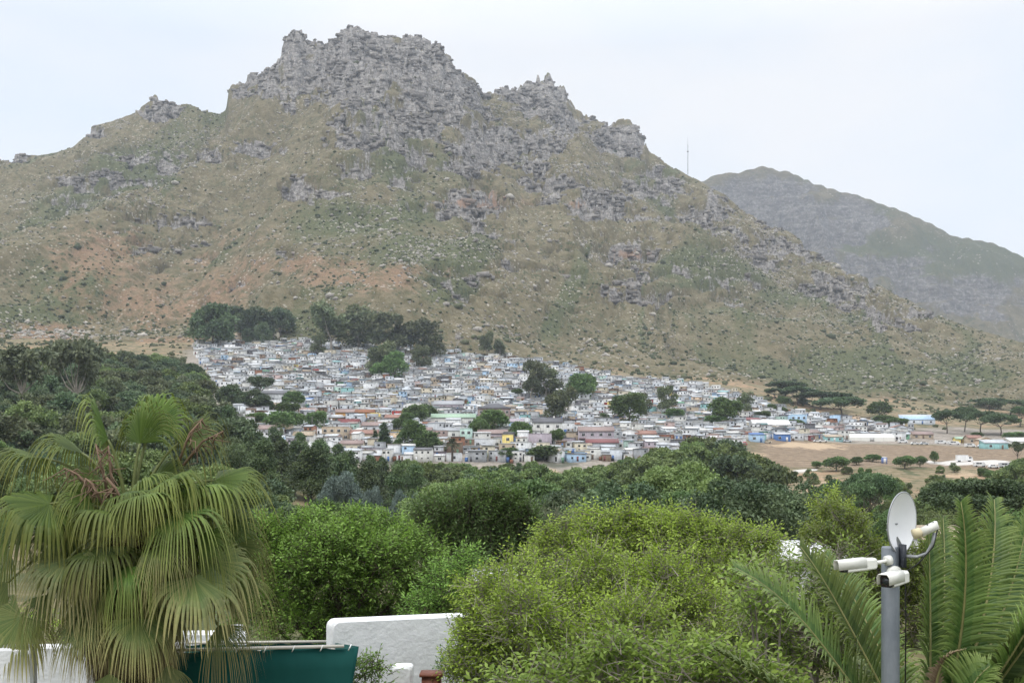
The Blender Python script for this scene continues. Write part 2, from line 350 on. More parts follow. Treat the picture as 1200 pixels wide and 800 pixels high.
def pick(weight, n):
    w = weight.ravel(); w = w/w.sum(); k = rng.choice(len(w), n, p=w)
    i, j = np.unravel_index(k, MU.shape); i = np.minimum(i, nr-2); j = np.minimum(j, nc-2)
    a, b = rng.random(n), rng.random(n)
    g = lambda A: A[i, j]*(1-a)*(1-b)+A[i, j+1]*a*(1-b)+A[i+1, j]*(1-a)*b+A[i+1, j+1]*a*b
    return np.stack([g(MX), g(MD), g(MZ)], -1), MU[i, j]
front = (MD < np.interp(MU, RD[:, 0], RD[:, 1])+10)
MV = HV-F*(MZ-EYE)/MD
scree = blob(MU, MV, [(985,330,80,40,1.),(880,290,70,35,.9),(690,180,40,35,.7),(200,190,70,22,.9),(60,390,80,16,1.),(140,230,60,30,.6),(250,170,50,40,.6),(600,130,40,20,.5),(450,240,60,30,.7),(1050,430,120,30,.4),(560,290,200,40,.35),(640,370,300,60,.15)])
t = NT('boulder_stone'); r_ = t.attr('rnd'); tn = t.noise(t.pos(), .7, 3)
bc = t.scale(t.mix(r_, (.22, .20, .18), (.42, .385, .335)), t.lin(tn, .3, .7, .75, 1.2)); M_BOULDER = t.done(t.bsdf(bc, .95, .1))
clump_ = sstep(-.25, .5, fbm(MX/55, MD/70, 131, 4))
ribs = sstep(.62, .45, ridged(MX/85-MD/420, MD/900, 95, 3))
P, _ = pick(front*MD*(scree+.05+.22*ribs*sstep(400, 330, MV))*(.25+mrock*.3+clump_*1.2), 24000)
S = np.exp(rng.normal(-.1, .5, len(P)))*1.0; P[:, 2] += S*.1
tag(scatter_blobs('boulders', P, S, M_BOULDER, 11), 'pale grey boulders strewn over the mountain slope', kind='stuff')
t = NT('scrub_leaves'); r_ = t.attr('rnd'); tn = t.noise(t.pos(), .9, 3)
bc = t.scale(t.mix(r_, (.044, .056, .030), (.098, .104, .056)), t.lin(tn, .3, .7, .7, 1.3)); M_SCRUB = t.done(t.bsdf(bc, .9, .1))
P, PU = pick(front*MD*(1-.8*mrock)*(.12+mgreen+.5*sstep(300, 420, MV)*(.3+clump_)), 15000)
S = np.exp(rng.normal(.0, .4, len(P)))*np.interp(P[:, 1], [950, 1300, 2000], [1.25, 1.15, 1.1]); P[:, 2] += S*.2
tag(scatter_blobs('hillside_scrub', P, S, M_SCRUB, 12, (.6, .95)), 'dark scrub bushes dotted over the mountain slope', kind='stuff')

# blocky crags that stand out of the rock faces
CV = np.array([(x, y, z) for z in (-1, 1) for y in (-1, 1) for x in (-1, 1)], float)
CF = np.array([(0, 2, 3, 1), (4, 5, 7, 6), (0, 1, 5, 4), (1, 3, 7, 5), (3, 2, 6, 7), (2, 0, 4, 6)])
P, PU = pick(front*MD*sstep(.45, .9, mrock)*(.04+sstep(-.05, .4, fbm(MX/38, MZ/9, 171, 3)))*(.12+sstep(.45, .8, (MZ/15+fbm(MX/60, MD/60, 173, 3)*1.2) % 1.)), 15000)
S = np.minimum(np.exp(rng.normal(.6, .38, len(P))), 3.6)
n = len(P); V = CV[None]+rng.uniform(-.22, .22, (n, 8, 3))
V = V*np.stack([S*rng.uniform(.8, 2.1, n), S*rng.uniform(.7, 1.2, n), S*rng.uniform(.35, .85, n)], -1)[:, None]
a_ = rng.normal(0, .3, n); ca, sa = np.cos(a_)[:, None], np.sin(a_)[:, None]
V = np.stack([V[..., 0]*ca-V[..., 1]*sa, V[..., 0]*sa+V[..., 1]*ca, V[..., 2]+V[..., 0]*rng.normal(0, .08, (n, 1))], -1)+P[:, None]
t = NT('crag_stone'); r_ = t.attr('rnd'); tp = t.pos(); tn = t.noise(tp, .45, 5, .65); ts = t.noise(tp, .25, 4, .6, (.5, .5, 2.4))
bc = t.mix(r_, (.118, .108, .098), (.30, .275, .25)); bc = t.scale(bc, t.lin(tn, .3, .7, .65, 1.25)); bc = t.scale(bc, t.lin(ts, .3, .7, .8, 1.15))
bc = t.mix(t.math('MULTIPLY', t.ramp(t.attr('rust'), .4, .9), .7), bc, (.30, .19, .13))
M_CRAG = t.done(t.bsdf(bc, .95, .1, 0, t.bump(tn, .8, .7)))
rust = blob(PU, HV-F*(P[:, 2]-EYE)/P[:, 1], OCHRE)+rng.normal(0, .12, n)
me = mesh_np('crags', V.reshape(-1, 3), [(CF[None]+(np.arange(n)*8)[:, None, None]).reshape(-1, 4)], [M_CRAG],
             fattr={'rnd': np.repeat(rng.random(n), 6), 'rust': np.repeat(rust, 6)})
tag(link('crags', me), 'broken grey rock crags on the mountain faces', kind='stuff')

# ------------------------------------------------------------------ the farther mountain
S2 = np.array([(500,330),(700,262),(770,232),(815,213),(824,210),(832,206),(850,202),(866,200),(880,197),(893,195),(905,197),(915,200),(927,201),(928,204),(942,210),(965,218),(988,226),(1000,227),(1012,231),(1040,243),(1070,255),(1100,267),(1118,276),(1140,282),(1160,285),(1177,291),(1200,301),(1260,328),(1400,380),(1640,440)], float)
fu = np.arange(500, 1641, 2.5); fd = np.arange(2750, 4250, 12.)
FU, FD = np.meshgrid(fu, fd); FX = (FU-600)/F*FD
fdr = np.interp(FU, [500, 820, 900, 1200, 1640], [3700, 3700, 3750, 3500, 3300])
zs = EYE+(HV-np.interp(FU, S2[:, 0], S2[:, 1]))/F*fdr
ft = (FD-2750)/(fdr-2750); fc = np.clip(ft, 0, 1)
z0 = np.interp(FU, [500, 820, 1200, 1640], [250, 250, 150, 100])
FZ = z0+(zs-z0)*(.55*fc+.45*fc**1.8)
env = sstep(0, .1, fc)*(1-.85*sstep(.85, 1, fc))
FZ += env*((ridged(FX/260, FD/700, 141, 4)-.6)*150+fbm(FX/120, FD/120, 145, 4)*40)
FV = HV-F*(FZ-EYE)/FD
frk = sstep(.35, .7, blob(FU, FV, [(890,245,80,45,1.1),(960,265,70,45,1.1),(1000,320,90,30,.9),(1120,345,120,28,1.1),(870,215,40,20,.7),(1180,320,50,20,.5),(1050,370,90,20,.9)])+fbm(FX/90, FZ/50, 151, 4)*.6)
for stp in (45., 18.):
    s = FZ/stp+fbm(FX/180, FD/180, 153, 3)*.8; fr = s-np.floor(s); FZ = FZ+frk*.9*stp*(sstep(.4, .95, fr)-fr)*(1-.7*sstep(.9, 1, fc))
FZ += frk*fbm(FX/22, FD/60, 155, 3)*10*(1-.6*sstep(.9, 1, fc))
FZ = np.where(ft > 1, FZ-(FD-fdr)*.5, FZ)
fg = np.clip(blob(FU, FV, [(1070,300,80,40,1.),(1000,290,30,14,.9),(1150,310,80,30,1.),(1010,250,60,16,.6),(1130,395,60,18,.6),(930,215,40,10,.4)])+fbm(FX/120, FD/120, 157, 3)*.4, 0, 1.3)
me = mesh_np('far_mountain', np.stack([FX, FD, np.maximum(FZ, 3)], -1).reshape(-1, 3), [grid_faces(*FU.shape)], [M_FARHILL],
             vattr={'rock': frk.ravel(), 'green': fg.ravel(), 'soil': np.zeros(FU.size), 'ochre': np.zeros(FU.size)})
tag(link('far_mountain', me), kind='structure')

# ------------------------------------------------------------------ the ground, one sheet from the road to the foot of the mountain
gx = np.arange(-760, 961, 4.); gy = np.concatenate([np.arange(-50, 120, 4.), np.arange(120, 957, 3.2)])
GX, GY = np.meshgrid(gx, gy); GZ = H(GX, GY)
GU = 600+F*GX/np.maximum(GY, 40); GVv = HV-F*(GZ-EYE)/np.maximum(GY, 40)
FIELD = lambda u, v, d: sstep(868, 900, u)*sstep(1290, 1210, u)*sstep(455, 466, d)*sstep(592, 584, d)*sstep(0, 1, (u-860)/60.+.4)
g_field = FIELD(GU, GVv, GY)
gnz = fbm(GX/7, GY/14, 207, 3); g_sand = np.clip(blob(GU+gnz*26, GVv+gnz*4, [(945,522,45,4.5,1.),(882,535,18,6,1.),(925,590,10,14,.7),(875,590,8,10,.9),(650,556,14,8,1.),(545,555,12,8,.9),(1010,565,30,8,.55),(1130,556,50,8,.6),(960,570,30,16,.7)]), 0, 1)*(GY > 120)
g_pale = np.clip(blob(GU+gnz*22, GVv+gnz*3, [(950,551,14,5,1.3),(1140,542,60,3.2,1.3)]), 0, 1)*(GY > 150)
ET = np.array([(215,412),(232,404),(270,402),(300,400),(345,393),(380,402),(440,408),(515,408),(560,416),(600,419),(650,428),(700,437),(720,444),(760,446),(800,450),(850,458),(880,466),(900,476),(940,486),(1000,492),(1040,500),(1065,505)], float)
lim = np.interp(GU, ET[:, 0], ET[:, 1]); nse = fbm(GX/25, GY/25, 201, 3)*6
g_town = sstep(425, 450, GY)*sstep(lim-6, lim, GVv+nse)*sstep(205, 240, GU+nse*3)*(1-sstep(868, 880, GU)*sstep(600, 590, GY))
g_hill = np.maximum(sstep(440, 470, GY), sstep(850, 900, GU)*sstep(140, 200, GY))*(1-g_town)*(1-g_field)
t = NT('ground_soil'); p = t.pos(); n1 = t.noise(p, .03, 5, .6); n2 = t.noise(p, .35, 5, .65); n3 = t.noise(p, 2.4, 3)
g = t.mix(t.ramp(n1, .4, .62), (.070, .080, .036), (.19, .150, .085)); g = t.mix(t.math('MULTIPLY', t.ramp(n2, .5, .6), .7), g, (.060, .070, .032))
dirt = t.mix(t.ramp(n2, .35, .65), (.20, .175, .15), (.31, .27, .225)); dirt = t.mix(t.ramp(n1, .55, .65), dirt, (.10, .10, .075))
hl = t.mix(t.ramp(n2, .38, .62), (.150, .128, .070), (.235, .185, .12)); hl = t.mix(t.ramp(n1, .5, .62), hl, (.30, .205, .13)); hl = t.mix(t.math('MULTIPLY', t.ramp(t.noise(p, .16, 4), .54, .62), .8), hl, (.075, .088, .045))
g = t.mix(t.attr('hill'), g, hl)
g = t.mix(t.attr('town'), g, dirt)
rows = t.n('TexWave', {'Vector': p, 'Scale': .055, 'Distortion': 3., 'Detail': 3.}, bands_direction='Y').outputs[1]
fld = t.mix(t.ramp(n2, .35, .7), (.175, .128, .088), (.285, .215, .15)); fld = t.mix(t.math('MULTIPLY', t.ramp(rows, .55, .9), .45), fld, (.115, .092, .06))
g = t.mix(t.attr('field'), g, fld)
g = t.mix(t.ramp(t.math('ADD', t.attr('sand'), t.math('MULTIPLY', t.math('SUBTRACT', n2, .5), .8)), .35, .7), g, (.40, .30, .20))
g = t.mix(t.ramp(t.math('ADD', t.attr('pale'), t.math('MULTIPLY', t.math('SUBTRACT', n2, .5), .6)), .5, .7), g, (.50, .47, .43))
g = t.scale(g, t.lin(n3, .3, .7, .8, 1.2))
M_GROUND = t.done(t.bsdf(g, .95, .1, 0, t.bump(n2, .3, .5)))
me = mesh_np('ground', np.stack([GX, GY, GZ], -1).reshape(-1, 3), [grid_faces(*GX.shape)], [M_GROUND],
             vattr={'field': g_field.ravel(), 'sand': g_sand.ravel(), 'pale': g_pale.ravel(), 'town': g_town.ravel(), 'hill': g_hill.ravel()})
tag(link('ground', me), kind='structure')

w = (g_hill*GY*(.1+sstep(-.1, .4, fbm(GX/40, GY/40, 205, 3)))*(GVv < 505)).ravel(); k = rng.choice(len(w), 3200, p=w/w.sum())
x = GX.ravel()[k]+rng.uniform(-2, 2, len(k)); y = np.clip(GY.ravel()[k]+rng.uniform(-1.6, 1.6, len(k)), 0, 955); S = np.exp(rng.normal(.1, .4, len(k)))
tag(scatter_blobs('foothill_scrub', np.stack([x, y, H(x, y)+S*.2], -1), S, M_SCRUB, 13, (.6, .95)), 'dark scrub bushes on the foot of the mountain', kind='stuff')
# ------------------------------------------------------------------ the air
mb = MB(); mb.box(-2900, 2900, -120, 4600, -24, 1080)
hz = mb.obj('haze', []); hz.data.materials.clear()
t = NT('haze_air'); vp = t.n('VolumePrincipled', {'Color': (.80, .88, 1.), 'Density': .000075, 'Anisotropy': .2})
t.t.links.new(vp.outputs[0], t.out.inputs['Volume']); hz.data.materials.append(t.m)
tag(hz, kind='stuff')
# ------------------------------------------------------------------ the settlement
PAL = {'white': (.74,.74,.73), 'off-white': (.62,.61,.57), 'pale grey': (.50,.51,.52), 'grey': (.34,.35,.36), 'silver': (.55,.58,.61), 'cream': (.58,.52,.40), 'tan': (.42,.34,.25),
       'brown': (.20,.14,.10), 'rust': (.27,.13,.08), 'turquoise': (.27,.48,.47), 'mint': (.42,.56,.49), 'pale blue': (.38,.52,.66), 'blue': (.09,.18,.40), 'pink': (.50,.38,.35), 'peach': (.58,.43,.30),
       'orange': (.47,.26,.10), 'red': (.36,.05,.045), 'yellow': (.70,.56,.20), 'dark grey': (.13,.13,.14), 'green': (.16,.33,.21), 'maroon': (.20,.07,.07), 'pale green': (.36,.48,.36), 'terracotta': (.31,.185,.15), 'mauve': (.38,.33,.36), 'dusty pink': (.31,.235,.215), 'black': (.02,.02,.022)}
M_WALL = mat_objcol('painted_wall', .85, .15, 0, .3); M_SHEET = mat_objcol('roof_sheet', .6, .3, 1.2, .42); M_TILE = mat_objcol('tiled_roof', .9, .1, 1.5, .25)
M_DOOR = mat_objcol('painted_door', .6, .3, 0, .2); M_FACE = mat_facecol('painted_sheet', .75, .2, .38)
t = NT('window_glass'); tn = t.noise(t.pos(), .7, 2); M_GLASS = t.done(t.bsdf(t.mix(t.ramp(tn, .4, .6), (.016, .018, .02), (.05, .055, .06)), .15, .5))
M_FRAME = mat_plain('white_frame', (.6, .6, .58), .5)
def ocol(o, c, j=None):
    c = np.array(PAL[c] if isinstance(c, str) else c)
    if j is not None: c = c*(1+j)
    o.color = (*np.clip(c, 0, 1), 1); return o
LM = [(530,487,'green-roofed hall'),(595,520,'yellow house'),(640,505,'grey-gabled white house'),(580,480,'big hip-roofed house'),(415,490,'orange terrace'),(932,494,'sky-blue house'),(905,514,'bright blue shack'),
      (1020,512,'white marquee'),(868,518,'red-roofed shed'),(715,505,'red-canopied house'),(283,492,'white telecom tower'),(450,482,'red shack'),(550,402,'hilltop gum pair'),(445,420,'grove of gum trees'),(640,455,'tall mid-slope gums'),
      (740,480,'bushy tree on the slope'),(850,485,'leaning gum clump'),(305,452,'flat-topped tree'),(370,493,'round dark tree'),(250,385,'dark hilltop trees'),(535,400,'bare grey tree'),(955,472,'spreading umbrella pines'),(685,487,'orange house'),(1150,480,'row of umbrella pines'),
      (495,510,'leafy garden trees'),(665,532,'painted container wall'),(340,470,'olive bush among the shacks'),(400,455,'patch of white sheds'),(785,470,'slim pale gum')]
used_labels = {}
def where(u, v, skip=None, k=0):
    L = sorted((math.hypot((u-a)*.8, (v-b)*1.6), a, b, n) for a, b, n in LM if n != skip)[k]
    d, a, b, n = L; du, dv = u-a, v-b; q = 'just ' if d < 22 else ('well ' if d > 70 else '')
    if abs(dv)*1.8 > abs(du): rel = 'above' if dv < 0 else 'below'
    else: rel = 'left of' if du < 0 else 'right of'
    return f'{q}{rel} the {n}'
def unique(cands, group):
    cands = [' '.join(c.split()) for c in cands]
    cands = [c for c in cands if 4 <= len(c.split()) <= 16]
    for c in cands:
        if c not in used_labels: used_labels[c] = group; return c
    return cands[-1]

def choose(all_cands, group):
    """for every thing the shortest label that is true of it alone; those left over share one"""
    A = [[' '.join(c.split()) for c in cs] for cs in all_cands]
    A = [[c for c in cs if 4 <= len(c.split()) <= 16] for cs in A]
    n = {}
    for cs in A:
        for c in set(cs): n[c] = n.get(c, 0)+1
    out = []
    for cs in A:
        free = [c for c in cs if n[c] == 1 and c not in used_labels]
        c = free[0] if free else cs[-1]
        used_labels[c] = group; out.append(c)
    return out

def roof_gable(mb, w, d, h, rise, ov=.35, th=.14, along='x'):
    """two sloping slabs on a ridge"""
    for s in (-1, 1):
        if along == 'x':
            lo, hi = (s*(d/2+ov)), 0; drop = rise*ov/(d/2)
            P = [(-w/2-ov, lo, h-drop), (w/2+ov, lo, h-drop), (w/2+ov, hi, h+rise), (-w/2-ov, hi, h+rise)]
        else:
            lo = s*(w/2+ov); drop = rise*ov/(w/2)
            P = [(lo, d/2+ov, h-drop), (lo, -d/2-ov, h-drop), (0, -d/2-ov, h+rise), (0, d/2+ov, h+rise)]
        P = np.array(P, float); P = np.concatenate([P+(0, 0, .02), P+(0, 0, th)])
        mb.hexa(P)
def gable_ends(mb, w, d, h, rise, along='x'):
    for s in (-1, 1):
        if along == 'x': mb.add([(s*w/2, -d/2, h), (s*w/2, d/2, h), (s*w/2, 0, h+rise)], tris=[(0, 1, 2)])
        else: mb.add([(-w/2, s*d/2, h), (w/2, s*d/2, h), (0, s*d/2, h+rise)], tris=[(0, 1, 2)])
def roof_hip(mb, w, d, h, rise, ov=.4):
    a, b = w/2+ov, d/2+ov; r = max(.2, w/2-d/2)
    V = [(-a,-b,h),(a,-b,h),(a,b,h),(-a,b,h),(-r,0,h+rise),(r,0,h+rise),(-a,-b,h-.15),(a,-b,h-.15),(a,b,h-.15),(-a,b,h-.15)]
    mb.add(V, quads=[(0,1,5,4),(2,3,4,5),(0,6,7,1),(1,7,8,2),(2,8,9,3),(3,9,6,0),(6,9,8,7)], tris=[(1,2,5),(3,0,4)])
def slab_roof(mb, w, d, h, tilt, ov=.25, th=.07):
    P = np.array([(-w/2-ov, -d/2-ov, h), (w/2+ov, -d/2-ov, h), (w/2+ov, d/2+ov, h+tilt), (-w/2-ov, d/2+ov, h+tilt)], float)
    mb.hexa(np.concatenate([P+(0, 0, .015), P+(0, 0, .015+th)]))
def house(name, label, cat, u, v, wpx, hpx, depth, wall, roof, rtype='gable', storeys=1, rz=0., nwin=3, door='brown', group=None, dist=None, chimney=False, rise=None, lower=None, win_w=1.0, tile=True, base=None):
    """a house whose front foot is seen at (u, v), wpx pixels wide and hpx high to the eaves"""
    p = hit(u, v, 380) if dist is None else np.array([(u-600)/F*dist, dist, EYE+(HV-v)/F*dist])
    s = p[1]/F; w, h = wpx*s, hpx*s; d = depth
    root = thing(name, label, cat, (p[0], p[1]+d/2, p[2]), rz, group); root['kind'] = 'thing'
    rise = rise if rise is not None else (.22*d if rtype in ('gable', 'hip') else .16*w)
    mb = MB(); mb.box(-w/2, w/2, -d/2, d/2, -2.5, h)
    if rtype == 'gable': gable_ends(mb, w, d, h, rise, 'x')
    if rtype == 'gable_front': gable_ends(mb, w, d, h, rise, 'y')
    if rtype == 'slab':                                   # the walls go on up to the tilted sheet
        mb.hexa([(-w/2,-d/2,h),(w/2,-d/2,h),(w/2,d/2,h),(-w/2,d/2,h),(-w/2,-d/2,h+.01),(w/2,-d/2,h+.01),(w/2,d/2,h+.01+rise),(-w/2,d/2,h+.01+rise)])
    if rtype == 'flat': mb.box(-w/2, w/2, -d/2, -d/2+.2, h, h+.45)
    ocol(mb.obj('wall', M_WALL, root), wall)
    rb = MB()
    if rtype == 'gable': roof_gable(rb, w, d, h, rise)
    elif rtype == 'gable_front': roof_gable(rb, w, d, h, rise, along='y')
    elif rtype == 'hip': roof_hip(rb, w, d, h, rise)
    elif rtype == 'slab': slab_roof(rb, w, d, h, rise)
    else: rb.box(-w/2+.01, w/2-.01, -d/2+.21, d/2, h+.003, h+.12)
    ro = ocol(rb.obj('roof', M_TILE if tile else M_SHEET, root), roof)
    if chimney:
        cb = MB(); cb.box(w*.2, w*.2+.7, -.35, .35, h+.1, h+rise+.9); ocol(cb.obj('chimney', M_WALL, ro), wall)
    sh = h/storeys
    if lower is not None:
        lb = MB(); lb.box(-w/2-.02, w/2+.02, -d/2-1.6, -d/2-.003, sh-.22, sh-.02); ocol(lb.obj('canopy', M_SHEET, root), lower)
    for st in range(storeys):
        zc = sh*st+sh*.52; wh = min(1.15, sh*.42); ww = win_w*1.25; xs = np.linspace(-w/2+w/(2*nwin), w/2-w/(2*nwin), nwin)
        for k, x in enumerate(xs):
            if st == 0 and k == nwin//2 and door:
                db = MB(); db.box(x-.5, x+.5, -d/2-.05, -d/2-.002, 0, min(2.05, sh*.8)); ocol(db.obj('door', M_DOOR, root), door); continue
            wb = MB()
            for (a, b, c_, e) in ((x-ww/2-.08, x+ww/2+.08, zc+wh/2, zc+wh/2+.09), (x-ww/2-.08, x+ww/2+.08, zc-wh/2-.09, zc-wh/2), (x-ww/2-.08, x-ww/2, zc-wh/2, zc+wh/2), (x+ww/2, x+ww/2+.08, zc-wh/2, zc+wh/2), (x-.03, x+.03, zc-wh/2, zc+wh/2)):
                wb.box(a, b, -d/2-.07, -d/2-.002, c_, e)
            wo_ = wb.obj('window', M_FRAME, root)
            pb = MB(); pb.box(x-ww/2, x+ww/2, -d/2-.03, -d/2-.002, zc-wh/2, zc+wh/2); pb.obj('pane', M_GLASS, wo_)
    HOUSES.append((u, v, wpx, hpx, p[1])); occ_rects.append((u-wpx/2, v-hpx, u+wpx/2, v, p[1]))
    return root
HOUSES = []; occ_rects = []; solid = []       # footprints already taken: (x, y, r)
